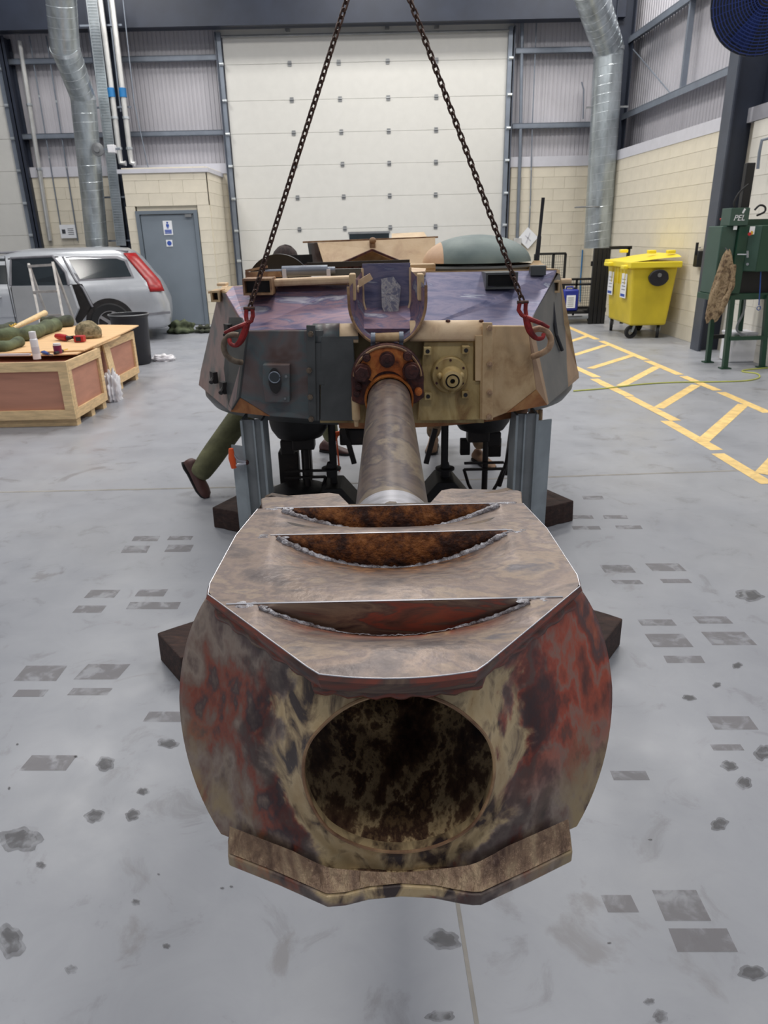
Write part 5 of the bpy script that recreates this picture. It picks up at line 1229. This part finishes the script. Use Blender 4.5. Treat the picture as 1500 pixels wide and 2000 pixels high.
fr_ = [dr_(0, .02, .97), dr_(.0, .16, 1.37), dr_(.72, .16, 1.39), dr_(.96, .06, 1.15), dr_(1.0, .02, .97)]
MB().tube(fr_, .022, 8).build('door_window_frame', 'cartrim', o)
MB().prism(fr_, R @ V(0, .006, 0)).build('door_glass', 'carglass', o, smooth=0)
MB().tube([cr_(-2.38, -.004, .34), cr_(-2.39, -.004, .98), side(-2.4, 1.4, -.01)], .006, 6).build('door_seam', 'darkplastic', CAR)
MB().tube([cr_(-2.52, -.012, .80), cr_(-2.54, -.04, .80), cr_(-2.74, -.04, .80), cr_(-2.76, -.012, .80)], .014, 8).build('door_handle', 'alloy', CAR)
MB().prism([cr_(-2.36, -.006, .50), cr_(-4.6, -.006, .50), cr_(-4.6, -.006, .53), cr_(-2.36, -.006, .53)], V(0, .01, 0)).build('side_moulding', 'carpaint', CAR, smooth=0)
# camouflage kit on the floor by the grey door
def heap(name, label, cat, c, r, mat, seed, extra=0, group=None, nfold=7, sq=.5):
    rr = random.Random(seed); ph = [(rr.uniform(2, 7), rr.uniform(0, 6), rr.uniform(.04, .16)) for _ in range(nfold)]
    def f(d):
        k = 1.0
        for i, (w_, p_, a_) in enumerate(ph): k += a_*math.sin(w_*(d.x if i % 3 == 0 else d.y if i % 3 == 1 else d.z*1.5)*2+p_+2*d.y)
        return k
    mb = MB().blob((c[0], c[1], c[2]+r[2]*sq), r, 36, 20, f)
    for q in mb.v: q.z = max(q.z, c[2])
    kw = dict(label=label, category=cat)
    if group: kw['group'] = group
    return mb.build(name, mat, smooth=70, **kw)
h1 = fl(352, 652)
heap('kit_bag', 'rumpled camouflage kit bag lying on floor near the grey door', 'bag', (h1.x, h1.y+.1, 0), (.21, .17, .16), 'canvas', 3)
heap('folded_smock', 'flattened camouflage smock on floor right of the kit bag', 'clothing', (h1.x+.42, h1.y+.12, 0), (.16, .14, .08), 'canvasdark', 5)
h2 = fl(312, 706)
heap('plastic_sheet', 'crumpled white plastic sheet on floor beside black bin', 'bag', (h2.x+.03, h2.y+.05, 0), (.16, .10, .06), 'bagwhite', 9)
# black bin
bc = fl(254, 716); bc.y += .24
t = thing('black_bin', 'black open-topped round bin standing behind the wooden crate', 'bin', (bc.x, bc.y, 0))
MB().lathe([(0, 0), (.20, 0), (.215, .02), (.245, .62), (.262, .64), (.262, .67), (.245, .67), (.235, .62), (.19, .04), (0, .04)], (bc.x, bc.y, 0), 'z', 40).build('tub', 'darkplastic', t, smooth=40)
MB().tube([V(bc.x+.262*math.cos(a*.1745), bc.y+.262*math.sin(a*.1745), .665) for a in range(36)], .008, 6, closed=True).build('rim', 'hinge', t)
# step ladder
YL = 10.2
t = thing('step_ladder', 'folding aluminium step ladder in front of the silver car', 'ladder', (A(95, 700, YL).x, YL, 0))
def down(p, q, z=0.0):
    k = (p.z-z)/(p.z-q.z); return p+(q-p)*k
tl_, tr_ = A(56, 516, YL), A(103, 513, YL)
bl_, br_ = down(tl_, A(92, 618, YL)), down(tr_, A(140, 620, YL))
bl_.y -= .5; br_.y -= .5; bl_.x += .02
for p, q in ((tl_, bl_), (tr_, br_)): MB().beam(p, q, .03, .07).build('front_rail', 'aluminium', t, smooth=0)
rl, rr_ = V(tl_.x-.04, YL+.55, 0), V(tr_.x+.02, YL+.55, 0)
for p, q in ((tl_, rl), (tr_, rr_)): MB().beam(p, q, .025, .04).build('rear_rail', 'aluminium', t, smooth=0)
for k in (.02, .27, .50, .73): MB().beam(tl_.lerp(bl_, k), tr_.lerp(br_, k), .10, .03).build('tread', 'aluminium', t, smooth=0)
MB().beam(tl_.lerp(rl, .6), tr_.lerp(rr_, .6), .03, .02).build('cross_brace', 'aluminium', t, smooth=0)
# ================================================================ CRATES
def crate(x0, x1, y0, y1, z0, z1, label, feet=True, top=True):
    t = thing('wooden_crate', label, 'crate', ((x0+x1)/2, (y0+y1)/2, 0)); w_ = .085; th = .022
    # front / right faces: frame battens proud of pink ply panels
    MB().bb(x0, x1-th, y0+th, y1, z0+.01, z1-.012).build('box', 'pinkply', t, smooth=0) if not top else MB().bb(x0, x1-th, y0+th, y1-th, z0+.01, z1-.05).build('box', 'pinkply', t, smooth=0)
    MB().bb(x0, x1, y0, y0+th, z1-w_, z1).build('batten', 'pine', t, smooth=0); MB().bb(x0, x1, y0, y0+th, z0, z0+w_).build('batten', 'pine', t, smooth=0)
    MB().bb(x1-w_, x1, y0-.002, y0+th, z0+w_, z1-w_).build('batten', 'pine', t, smooth=0); MB().bb(x0, x0+w_, y0-.002, y0+th, z0+w_, z1-w_).build('batten', 'pine', t, smooth=0)
    MB().bb(x1-th, x1+.002, y0+th, y1, z1-w_, z1).build('batten', 'pineside', t, smooth=0); MB().bb(x1-th, x1+.002, y0+th, y1, z0, z0+w_).build('batten', 'pineside', t, smooth=0)
    MB().bb(x1-th, x1+.002, y0+th, y0+th+.06, z0+w_, z1-w_).build('batten', 'pineside', t, smooth=0); MB().bb(x1-th, x1+.002, y1-.07, y1, z0+w_, z1-w_).build('batten', 'pineside', t, smooth=0)
    MB().bb(x0, x1, y1-th, y1+.001, z1-w_, z1).build('batten', 'pine', t, smooth=0)
    if feet:
        for y in (y0+.05, (y0+y1)/2, y1-.1): MB().bb(x0+.02, x1-.02, y, y+.09, 0, z0).build('skid', 'pine', t, smooth=0)
    return t
cxr = fl(150, 835).x
zt_ = A(118, 706, 6.40).z
crate(-4.35, cxr, 6.38, 7.20, .075, zt_, 'large pine crate with pink ply panels and tools on top, front left')
crate(-4.6, -2.98, 7.45, 8.75, .075, zt_-.02, 'second pine crate behind the large pink panelled one', top=False)
t = thing('plywood_board', 'upright offcut of plywood leaning on the rear crate', 'board', (-2.93, 7.75, 0))
MB().prism([V(-2.90, 7.62, .02), V(-2.90, 7.78, .02), V(-2.96, 7.80, zt_-.03), V(-2.96, 7.64, zt_-.03)], V(.018, 0, 0)).build('board', 'pine', t, smooth=0)
h2 = fl(220, 748); heap('plastic_bag', 'clear plastic bag slumped against the rear crate', 'bag', (-2.86, 7.50, 0), (.07, .11, .19), 'bagwhite', 21)
zp = zt_+.016
def sheet(P, z, label):
    pts = [fl(a, b, z) for a, b in P]; return MB().prism(pts, V(0, 0, .012)).build('plywood_sheet', 'plysheet', smooth=0, label=label, category='board', bev=.001)
sheet([(-60, 694), (164, 686), (243, 651), (271, 637), (200, 636), (100, 640), (-60, 650)], zp, 'pale plywood sheet on crates carrying tools and tarpaulins')
sheet([(150, 693), (228, 662), (236, 657), (150, 680), (-60, 688), (-60, 697), (100, 695)], zt_+.001, 'lower plywood sheet, its edge showing under the top one')
zq = zp+.013
# things on the crate
def onp(px, py, z=zq): return fl(px, py, z)
c = onp(167, 662); c.y += .1
t = thing('helmet', 'camouflage covered helmet on plywood sheet behind red drill', 'helmet', tuple(c))
def hf(d): return 1+.05*max(0, d.x)+.03*math.sin(d.x*5+d.y*4)+(.02*math.sin(11*d.z+6*d.x))
mb = MB().blob(c+V(0, 0, .05), (.135, .12, .13), 30, 18, hf)
for q in mb.v: q.z = max(q.z, c.z)
mb.build('shell_cover', 'helmetcloth', t, smooth=70)
mb = MB().tube([c+V(.132*math.cos(a*.26), .12*math.sin(a*.26), .028) for a in range(24)], .008, 6, closed=True); mb.build('elastic_band', 'camocloth', t)
t = thing('cordless_drill', 'red and black cordless drill lying on plywood by helmet', 'drill', tuple(onp(135, 668)))
a, b = onp(112, 664), onp(132, 667); a.z += .04; b.z += .035
MB().tube([a, a.lerp(b, .3), a.lerp(b, .8), b], [.026, .034, .034, .028], 14).build('motor_body', 'toolred', t)
MB().tube([b, b+V(.03, 0, 0), b+V(.05, 0, 0)], [.026, .02, .008], 12).build('chuck', 'darkplastic', t)
e = onp(157, 668); MB().tube([b+V(-.03, 0, 0), onp(146, 664)+V(0, 0, .03), e+V(-.03, 0, .03)], .017, 10).build('handle', 'darkplastic', t)
MB().box(e+V(0, 0, .034), (.10, .08, .065)).build('battery', 'toolred', t, bev=.008); MB().box(e+V(0, -.042, .034), (.05, .005, .04)).build('battery_face', 'darkplastic', t)
c = onp(70, 702, zt_); c.y -= .0
t = thing('spray_can', 'tall white spray can standing on the front edge of crate', 'can', tuple(c))
c.y += .03
MB().lathe([(0, 0), (.034, 0), (.034, .175), (.028, .185), (.030, .19), (.030, .245), (0, .25)], c, 'z', 24).build('can', 'whiteplastic', t, smooth=30)
MB().lathe([(.0345, .05), (.0345, .11)], c, 'z', 24).build('printed_band', 'capstrip', t)
c = onp(112, 694, zt_); c.y += .03
c.z += .013; t = thing('small_tub', 'small purple tub with white lid on crate edge', 'tub', tuple(c))
MB().lathe([(0, 0), (.036, 0), (.038, .075), (0, .075)], c, 'z', 22).build('tub', 'purple', t); MB().lathe([(0, .075), (.034, .075), (.034, .095), (0, .097)], c, 'z', 22).build('lid', 'whiteplastic', t)
for i, (pa, pb, mt, nm, lb) in enumerate((((84, 694), (104, 700), 'toolblue', 'pliers', 'blue handled pliers lying on edge of crate'), ((108, 696), (133, 688), 'darkplastic', 'screwdriver', 'black screwdriver with yellow collar on edge of crate'))):
    a, b = onp(*pa, zt_), onp(*pb, zt_); a.z += .029; b.z += .029
    t = thing(nm, lb, 'tool', tuple(a)); MB().tube([a, a.lerp(b, .6)], .014, 8).build('handle', mt, t); MB().tube([a.lerp(b, .6), b], .007, 6).build('tip', 'toolyellow' if i else 'hinge', t)
    if not i: MB().tube([a+V(0, .04, 0), a.lerp(b, .6)], .012, 8).build('handle', mt, t)
a, b = onp(-10, 698, zt_), onp(60, 697, zt_); a.z += .012; b.z += .012
MB().beam(a+V(0, 0, .01), b+V(0, 0, .01), .03, .018).build('steel_rule', 'capstrip', smooth=0, label='long pale metal rule lying on crate left of spray can', category='ruler')
def roll(P, r, mat, label, seed, name='tarpaulin_roll'):
    pts = smoothp([onp(*p)+V(0, 0, r*.9) for p in P], 5); rr = random.Random(seed)
    mb = MB().tube(pts, [r*(1+.12*math.sin(i*1.3+seed)+rr.uniform(-.05, .05)) for i in range(len(pts))], 16)
    for q in mb.v: q.z = max(q.z, zq)
    return mb.build(name, mat, smooth=60, label=label, category='tarpaulin')
roll([(-40, 672), (20, 668), (60, 664), (96, 650), (112, 646)], .075, 'canvas', 'olive rolled tarpaulin, longest one across the plywood sheet', 1)
roll([(-30, 684), (10, 686), (40, 676)], .05, 'canvas', 'short olive canvas roll at near left end of plywood', 2)
roll([(88, 640), (112, 640), (140, 637)], .07, 'canvasdark', 'dark green bundle on far side of plywood by ladder', 3)
roll([(-30, 662), (10, 652), (34, 648)], .06, 'canvasdark', 'dark green bundle at the far left of plywood', 4)
a, b = onp(30, 666)+V(0, 0, .13), onp(92, 634)+V(0, 0, .14)
t = thing('wooden_pole', 'pale wooden pole tied with yellow cord on top of tarpaulin', 'pole', tuple(a))
MB().tube([a, b], [.022, .036], 14).build('shaft', 'pine', t)
for k in (.02, .08): MB().tube([a.lerp(b, k)+V(0, .034*math.cos(i*.6), .034*math.sin(i*.6)) for i in range(11)], .007, 6).build('cord', 'toolyellow', t)
MB().tube([a+V(-.03, 0, .04), a, a+V(.03, -.02, -.04)], .006, 6).build('cord_end', 'toolyellow', t)
# ================================================================ YELLOW BIN
t = thing('wheeled_bin', 'large yellow four-wheeled bin with grey side hub against right wall', 'bin', (4.2, 11.75, 0))
bx0, bx1, by0, by1 = 3.88, 4.44, 11.22, 12.32
mb = MB()
def bsec(k, z): g_ = k; return [V(bx0-.07*g_, by0-.06*g_, z), V(bx1+.06*g_, by0-.06*g_, z), V(bx1+.06*g_, by1+.06*g_, z), V(bx0-.07*g_, by1+.06*g_, z)]
L_ = [bsec(0, .20), bsec(.35, .5), bsec(1, 1.06)]
for r in L_: mb.v += r
for k in range(2):
    for i in range(4): mb.f.append([k*4+i, k*4+(i+1) % 4, k*4+4+(i+1) % 4, k*4+4+i])
mb.f += [[3, 2, 1, 0], [8, 9, 10, 11]]
mb.build('tub', 'yellowbin', t, smooth=0, bev=.03)
for i in range(5): MB().bb(bx0-.075, bx0-.05, 11.45+.16*i, 11.47+.16*i, .80, 1.04).build('side_rib', 'yellowbin', t, smooth=0)
MB().bb(bx0-.12, bx1+.10, by0-.11, by1+.10, 1.05, 1.14).build('lid_rim', 'yellowlid', t, smooth=0, bev=.015)
mb = MB()
def lidf(u, v):
    x = bx0-.09+(bx1-bx0+.17)*u; y = by0-.08+(by1-by0+.16)*v
    return V(x, y, 1.14+.10*math.sin(math.pi*min(1, u*1.4)/1.0*.5)*(1-abs(2*v-1)**6*.4)*(.4+.6*u))
mb.grid(lidf, 12, 12); mb.build('lid', 'yellowlid', t, smooth=60)
for x, y in ((4.0, by1-.1), (4.42, by0+.1), (4.2, by0+.3)): MB().box((x, y, 1.27), (.12, .10, .05)).build('lid_hinge', 'yellowlid', t, bev=.012)
MB().box((bx0-.15, by1-.25, 1.08), (.10, .22, .06)).build('lid_grip', 'yellowlid', t, bev=.015)
MB().box((bx0-.14, by0+.10, 1.06), (.08, .16, .06)).build('lid_grip', 'yellowlid', t, bev=.015)
hp_ = [V(4.20+.155*math.cos(a*.2618)*(1 if math.sin(a*.2618) < 0 else .92), by0-.085, .93+(.14 if math.sin(a*.2618) < 0 else .10)*math.sin(a*.2618)) for a in range(24)]
hu = MB().prism(hp_, V(0, -.05, 0)).build('side_hub', 'darkplastic', t, smooth=30, bev=.01); MB().cyl(V(4.2, by0-.15, .95), V(4.2, by0-.13, .95), .03, n=12).build('hub_cap', 'hinge', hu)
for y, x in ((11.50, bx0-.058), (12.16, bx0-.058)):
    lb = MB().bb(x-.012, x-.004, y-.13, y+.13, .60, .96).build('label_sheet', 'signwhite', t, smooth=0)
    MB().bb(x-.014, x-.012, y-.10, y+.10, .62, .66).build('label_stripe', 'signblue', lb, smooth=0)
    for k in range(4): MB().bb(x-.014, x-.012, y-.09, y+.07, .72+.05*k, .728+.05*k).build('text_line', 'ink', lb, smooth=0)
for (x, y), an_ in (((3.93, 11.30), .2), ((3.93, 12.28), 1.3), ((4.36, 11.32), 1.2), ((4.38, 12.22), .8)):
    d = V(math.cos(an_), math.sin(an_), 0); c = V(x, y, .10)
    cw = MB().lathe([(.05, -.024), (.098, -.022), (.10, 0), (.098, .022), (.05, .024)], (0, 0, 0), 'y', 24)
    Rm = Matrix.Rotation(an_-math.pi/2+math.pi/2, 3, 'Z'); cw.v = [c+Rm @ q for q in cw.v]
    wo = cw.build('castor_wheel', 'blackrubber', t, smooth=40)
    n_ = Rm @ V(0, 1, 0); 
    for s_ in (-1, 1): MB().beam(c+n_*.032*s_, c+n_*.032*s_+d*.04+V(0, 0, .12), .04, .006, tuple(n_)).build('castor_fork', 'galv', wo, smooth=0)
    MB().box((x+d.x*.03, y+d.y*.03, .215), (.10, .10, .02)).build('castor_plate', 'galv', wo, smooth=0)
# ================================================================ BLACK CAGE TROLLEY + JERRY CAN
YC = 13.4
t = thing('cage_trolley', 'low black steel mesh trolley along back wall behind turret', 'trolley', (3.6, YC, 0))
xa, xb = A(1040, 600, YC).x, A(1178, 600, YC).x
zt1, zt2 = A(1060, 496, YC).z, A(1100, 546, YC).z; zs = A(1130, 612, YC).z
for x in (xa, A(1080, 520, YC).x, A(1103, 520, YC).x): MB().beam(V(x, YC, .14), V(x, YC, zt1), .04, .04).build('post', 'cageblack', t, smooth=0)
MB().beam(V(xa, YC, zt1), V(A(1105, 500, YC).x, YC, zt1), .04, .04).build('top_rail', 'cageblack', t, smooth=0)
for z in (zt2, zt2-.09): MB().beam(V(xa, YC, z), V(xb, YC, z), .03, .035).build('mid_rail', 'cageblack', t, smooth=0)
for x in (A(1120, 600, YC).x, A(1156, 600, YC).x, xb): MB().beam(V(x, YC, .14), V(x+(.03 if x < xb else 0), YC, zt2), .03, .03).build('post', 'cageblack', t, smooth=0)
for y in (YC, YC+.7): MB().beam(V(xa, y, .20), V(xb, y, .20), .05, .06).build('base_rail', 'cageblack', t, smooth=0)
MB().bb(xa, xb, YC-.02, YC+.7, .17, .19).build('deck', 'cageblack', t, smooth=0)
mb = MB()
for i in range(34): x = xa+(xb-xa)*i/34; mb.cyl(V(x, YC+.02, .2), V(x, YC+.02, zt2 if x > A(1105, 500, YC).x else zt1), .003, n=4)
for i in range(20): z = .22+i*.045; mb.cyl(V(xa, YC+.02, z), V(xb if z < zt2 else A(1105, 500, YC).x, YC+.02, z), .003, n=4)
mb.build('wire_mesh', 'cageblack', t, kind='stuff')
for x in (xa+.15, xb-.2): 
    MB().cyl(V(x, YC-.03, .075), V(x, YC+.02, .075), .075, n=18).build('wheel', 'blackrubber', t)
MB().beam(V(xa+.2, YC-.10, .10), V(xb-.1, YC-.10, .12), .10, .05).build('tow_bar', 'hosegrey', t, smooth=0, bev=.01)
pb = thing('slatted_screen', 'tall black slatted screen standing behind yellow bin', 'screen', (3.92, 13.25, 0))
xq = A(1168, 520, 13.25).x
for i in range(4): MB().bb(xq-.10+i*.075, xq-.035+i*.075, 13.20, 13.27, 0, 1.30).build('slat', 'cageblack', pb, smooth=0, bev=.005)
MB().bb(xq-.12, xq+.22, 13.27, 13.30, .2, .28).bb(xq-.12, xq+.22, 13.27, 13.30, 1.0, 1.08).build('cross_slat', 'cageblack', pb, smooth=0, kind='stuff')
MB().beam(V(xq+.16, 13.2, 1.30), V(xq+.55, 13.2, 1.30), .05, .05).beam(V(xq+.5, 13.2, 0), V(xq+.5, 13.2, 1.30), .05, .05).build('frame', 'cageblack', pb, smooth=0)
c = A(1116, 585, 13.15); t = thing('jerry_can', 'blue plastic jerry can with white label on black trolley', 'jerry can', (c.x, 13.15, c.z-.25))
zc0 = A(1116, 608, 13.2).z
MB().bb(c.x-.14, c.x+.14, 13.18, 13.34, zc0, zc0+.38).build('can', 'jerryblue', t, smooth=30, bev=.03)
MB().tube([V(c.x-.08, 13.26, zc0+.36), V(c.x-.07, 13.26, zc0+.42), V(c.x+.04, 13.26, zc0+.42), V(c.x+.05, 13.26, zc0+.36)], .016, 8).build('handle', 'jerryblue', t)
lb = MB().bb(c.x-.08, c.x+.08, 13.172, 13.18, zc0+.06, zc0+.28).build('label_sheet', 'signwhite', t, smooth=0)
for k in range(5): MB().bb(c.x-.06, c.x+.05, 13.17, 13.172, zc0+.09+.035*k, zc0+.10+.035*k).build('text_line', 'ink', lb, smooth=0)
MB().cyl(V(c.x+.09, 13.26, zc0+.37), V(c.x+.09, 13.26, zc0+.41), .03, n=14).build('cap', 'darkplastic', t)
MB().bb(c.x-.25, c.x+.25, 13.16, 13.36, zc0-.03, zc0).build('can_shelf', 'cageblack', bpy.data.objects['cage_trolley'], smooth=0)
# ================================================================ GREEN MACHINE
YM = 8.62
def mp(px, py, Y=YM): return A(px, py, Y)
t = thing('green_press', 'green lettered workshop press on four legs against right wall', 'machine', (4.3, 8.75, 0))
l1, l2, l3 = fl(1382, 708), fl(1415, 720), fl(1488, 718)
zc = mp(1415, 578).z
for (b, tpx) in ((l2, mp(1430, 578)), (l3, mp(1500, 578))): MB().beam(V(b.x, b.y, 0), V(tpx.x, YM, zc), .055, .055).build('leg', 'green', t, smooth=0)
bk = V(mp(1466, 680, 8.95).x, 9.1, 0)
MB().beam(V(l1.x, l1.y, 0), V(mp(1395, 630, 8.9).x, 9.0, zc), .055, .055).build('leg', 'green', t, smooth=0)
MB().beam(V(4.56, 9.1, 0), V(4.52, 9.1, zc), .055, .055).build('leg', 'green', t, smooth=0)
for b in (l1, l2, l3): MB().box((b.x, b.y, .008), (.12, .10, .014)).build('foot_plate', 'green', t, smooth=0)
zb_ = mp(1425, 660).z
MB().beam(V(l2.x, l2.y, zb_), V(l3.x, l3.y, zb_), .04, .045).build('stretcher', 'green', t, smooth=0); MB().beam(V(l2.x, l2.y, zb_), V(4.56, 9.1, zb_-.05), .04, .045).build('stretcher', 'green', t, smooth=0); MB().beam(V(l1.x, l1.y, zb_-.04), V(4.56, 9.1, zb_-.04), .04, .045).build('stretcher', 'cageblack', t, smooth=0)
x0, x1, x2 = mp(1402, 500).x, mp(1436, 500).x, mp(1500, 500).x
z1, z0, zl = mp(1430, 441).z, mp(1430, 560).z, mp(1480, 530).z
MB().bb(x0, x2+.35, YM+.02, YM+.42, zc-.05, zc+.02).build('bed', 'green', t, smooth=0, bev=.006)
MB().bb(x0+.02, x1, YM+.04, YM+.40, zc+.02, z1).build('side_cabinet', 'greenlight', t, smooth=0, bev=.01)
MB().bb(x1, x1+.12, YM+.0, YM+.40, zc+.02, z1).build('door_panel', 'green', t, smooth=0, bev=.008)
MB().prism([V(x1+.12, YM+.02, zl), V(x1+.22, YM-.08, zl), V(x2+.35, YM-.08, zl), V(x2+.35, YM+.3, zl), V(x1+.12, YM+.3, zl)], V(0, 0, z1-zl)).build('control_cabinet', 'green', t, smooth=0, bev=.01)
MB().prism([V(x1+.125, YM+.01, zl+.01), V(x1+.218, YM-.083, zl+.01), V(x1+.218, YM-.083, z1-.01), V(x1+.125, YM+.01, z1-.01)], V(-.006, -.006, 0)).build('corner_panel', 'greenlight', t, smooth=0)
MB().bb(x1+.12, x2+.3, YM+.1, YM+.38, zc+.02, zl).build('lower_bay', 'cageblack', t, smooth=0)
pz = mp(1465, 428).z
tb_ = MB().bb(mp(1426, 420).x, mp(1462, 420).x, YM-.02, YM+.22, z1, mp(1440, 406).z).build('name_box', 'greenlight', t, smooth=0, bev=.006)
MB().bb(mp(1462, 420).x, x2+.3, YM+.05, YM+.3, z1, pz).build('top_cover', 'green', t, smooth=0)
cu_ = bpy.data.curves.new('lettering', 'FONT'); cu_.body = 'PEL'; cu_.size = .085; cu_.extrude = .001; cu_.shear = .25
to = bpy.data.objects.new('lettering', cu_); COL.objects.link(to)
dg = bpy.context.evaluated_depsgraph_get(); me = bpy.data.meshes.new_from_object(to.evaluated_get(dg)); bpy.data.objects.remove(to)
lo = bpy.data.objects.new('lettering', me); COL.objects.link(lo); lo.parent = tb_; me.materials.append(MATS['signwhite'])
pc = mp(1430, 431); lo.location = V(pc.x, YM-.024, pc.z)-ORG[tb_.name]; lo.rotation_euler = (math.pi/2, 0, 0)
MB().box(mp(1453, 412, YM-.022), (.02, .003, .05), (0, .4, 0)).build('emblem', 'signwhite', tb_, smooth=0)
cb = A(1468, 380, 8.95); MB().bb(mp(1459, 380).x, mp(1474, 380).x+.01, YM+.10, YM+.18, z1, mp(1470, 316).z).build('hydraulic_post', 'cageblack', t, smooth=0, bev=.008)
MB().tube(smoothp([mp(1462, 360), mp(1445, 375), mp(1434, 395), mp(1436, 410)]), .011, 8).build('hose', 'blackrubber', t)
MB().tube(smoothp([mp(1474, 410), mp(1484, 401), mp(1494, 404), mp(1493, 414), mp(1478, 421)]), .011, 8).build('hose', 'blackrubber', t)
MB().box(mp(1469, 450, YM-.09), (.055, .008, .085)).build('switch_plate', 'signwhite', t, smooth=0)
MB().cyl(mp(1464, 457, YM-.095), mp(1464, 457, YM-.115), .018, n=14).build('stop_button', 'toolred', t)
MB().cyl(mp(1467, 455, YM-.092), mp(1467, 455, YM-.096), .022, n=14).build('button_collar', 'toolyellow', t)
MB().box(mp(1436, 445, YM+.0), (.04, .006, .04)).build('label_sheet', 'signwhite', t, smooth=0)
a = mp(1440, 497, YM-.03); MB().tube([a, mp(1460, 497, YM-.06)], .007, 8).tube([mp(1460, 490, YM-.07), mp(1460, 503, YM-.07)], .012, 8).build('latch_handle', 'alloy', t)
MB().cyl(mp(1460, 516, YM-.05), mp(1460, 516, YM-.06), .015, n=12).build('lock', 'alloy', t)
MB().tube([mp(1486, 530, YM-.05), mp(1484, 570, YM-.05), mp(1482, 596, YM-.05)], .007, 6).tube(arc(mp(1482, 602, YM-.05), .022, 0, 350, 14), .005, 6).build('air_hose', 'toolblue', t)
MB().tube(smoothp([mp(1456, 576, 8.9), mp(1452, 610, 8.9), mp(1440, 635, 8.9), mp(1442, 648, 8.9), mp(1466, 660, 8.9)]), .014, 8).build('drain_hose', 'hosegrey', t)
MB().beam(mp(1408, 430, 8.9), mp(1425, 418, 8.9), .04, .03).build('red_bracket', 'toolred', t, smooth=0)
# white plinth tank below
a, b = fl(1428, 712), fl(1476, 706)
t = thing('drain_box', 'white plastic box on the floor under green press', 'box', ((a.x+b.x)/2, a.y+.2, 0))
MB().bb(a.x+.03, b.x-.02, a.y+.12, a.y+.42, 0, .34).build('box', 'whiteplastic', t, smooth=30, bev=.02); MB().bb(a.x+.02, b.x-.01, a.y+.11, a.y+.43, .34, .37).build('lid', 'capstrip', t, bev=.008)
# camouflage jacket hanging from the cabinet side
P = [(1422, 487), (1430, 500), (1434, 530), (1428, 556), (1418, 580), (1416, 604), (1398, 626), (1384, 632), (1376, 622), (1378, 596), (1390, 570), (1402, 540), (1408, 512), (1416, 490)]
YJ = 8.52
mb = MB(); cj = [mp(1422, 488, YJ), mp(1420, 505, YJ), mp(1418, 530, YJ), mp(1412, 556, YJ), mp(1403, 582, YJ), mp(1397, 604, YJ), mp(1388, 626, YJ)]
wj = [.018, .055, .085, .10, .105, .10, .055]
cs = smoothp(cj, 4); ws_ = smoothp([V(w_, 0, 0) for w_ in wj], 4)
def jf(u, v):
    k = min(int(round(v*(len(cs)-1))), len(cs)-1); a = u*2*math.pi; w_ = ws_[k].x
    f_ = 1+.16*math.sin(a*5+v*3)+.09*math.sin(a*9-v*7)
    return cs[k]+V(w_*math.cos(a)*f_, .055*math.sin(a)*f_*min(1, w_/.06), .012*math.sin(a*4+v*9)+(.02*math.sin(a*3) if v > .95 else 0))
mb.grid(jf, 40, len(cs)-1, True)
t = thing('camouflage_jacket', 'brown camouflage jacket hung on side of green press', 'jacket', tuple(cs[-1]))
mb.build('jacket', 'camocloth', t, smooth=70)
mb = MB(); sl = smoothp([cs[6]+V(.05, -.05, 0), cs[12]+V(.075, -.06, 0), cs[17]+V(.045, -.07, 0), cs[21]+V(.05, -.06, 0)], 5)
mb.tube(sl, [.030+.006*math.sin(i*1.5) for i in range(len(sl))], 12).build('sleeve', 'camocloth', t, smooth=70)
MB().tube([cs[0]+V(0, 0, -.01), cs[0]+V(.02, .12, .02)], .006, 6).build('hanging_loop', 'ink', t)
# black wall bracket with cable left of column
c = rwp(10.75, -.06); c.z = A(1376, 498, c.y).z
t = thing('wall_reel', 'small black reel bracket on cream wall beside steel column', 'bracket', (c.x, c.y, c.z-.2))
MB().box(c+V(0, 0, -.05), (.10, .14, .22)).build('body', 'cageblack', t, bev=.015); MB().cyl(c+V(-.05, 0, 0), c+V(-.05, 0, .17), .02, n=12).build('spindle', 'cageblack', t)
MB().tube([c+V(0, .0, .1), c+V(.0, .09, .1), c+V(0, .09, -.12)], .010, 6).build('strap', 'hosegrey', t)
# thin yellow cable on floor
P = [(1120, 765), (1180, 760), (1250, 752), (1320, 748), (1400, 747), (1455, 745), (1482, 739), (1478, 731), (1450, 727), (1460, 723), (1510, 719)]
MB().tube(smoothp([fl(a, b)+V(0, 0, .008) for a, b in P], 5), .008, 6).build('cable', 'cableyellow', label='thin yellow cable snaking over floor by green press', category='cable')
# dark window strip in the big door just above the turret rack
c0, c1 = at(682, 456, WB-.09), at(760, 468, WB-.09)
MB().bb(c0.x, c1.x, WB-.085, WB-.075, c1.z-.12, c0.z).build('vision_panel', 'carglass', bpy.data.objects['door_1'], smooth=0)
MB().bb(c0.x-.02, c1.x+.02, WB-.095, WB-.085, c0.z-.01, c0.z+.03).build('panel_frame', 'hinge', bpy.data.objects['door_1'], smooth=0)
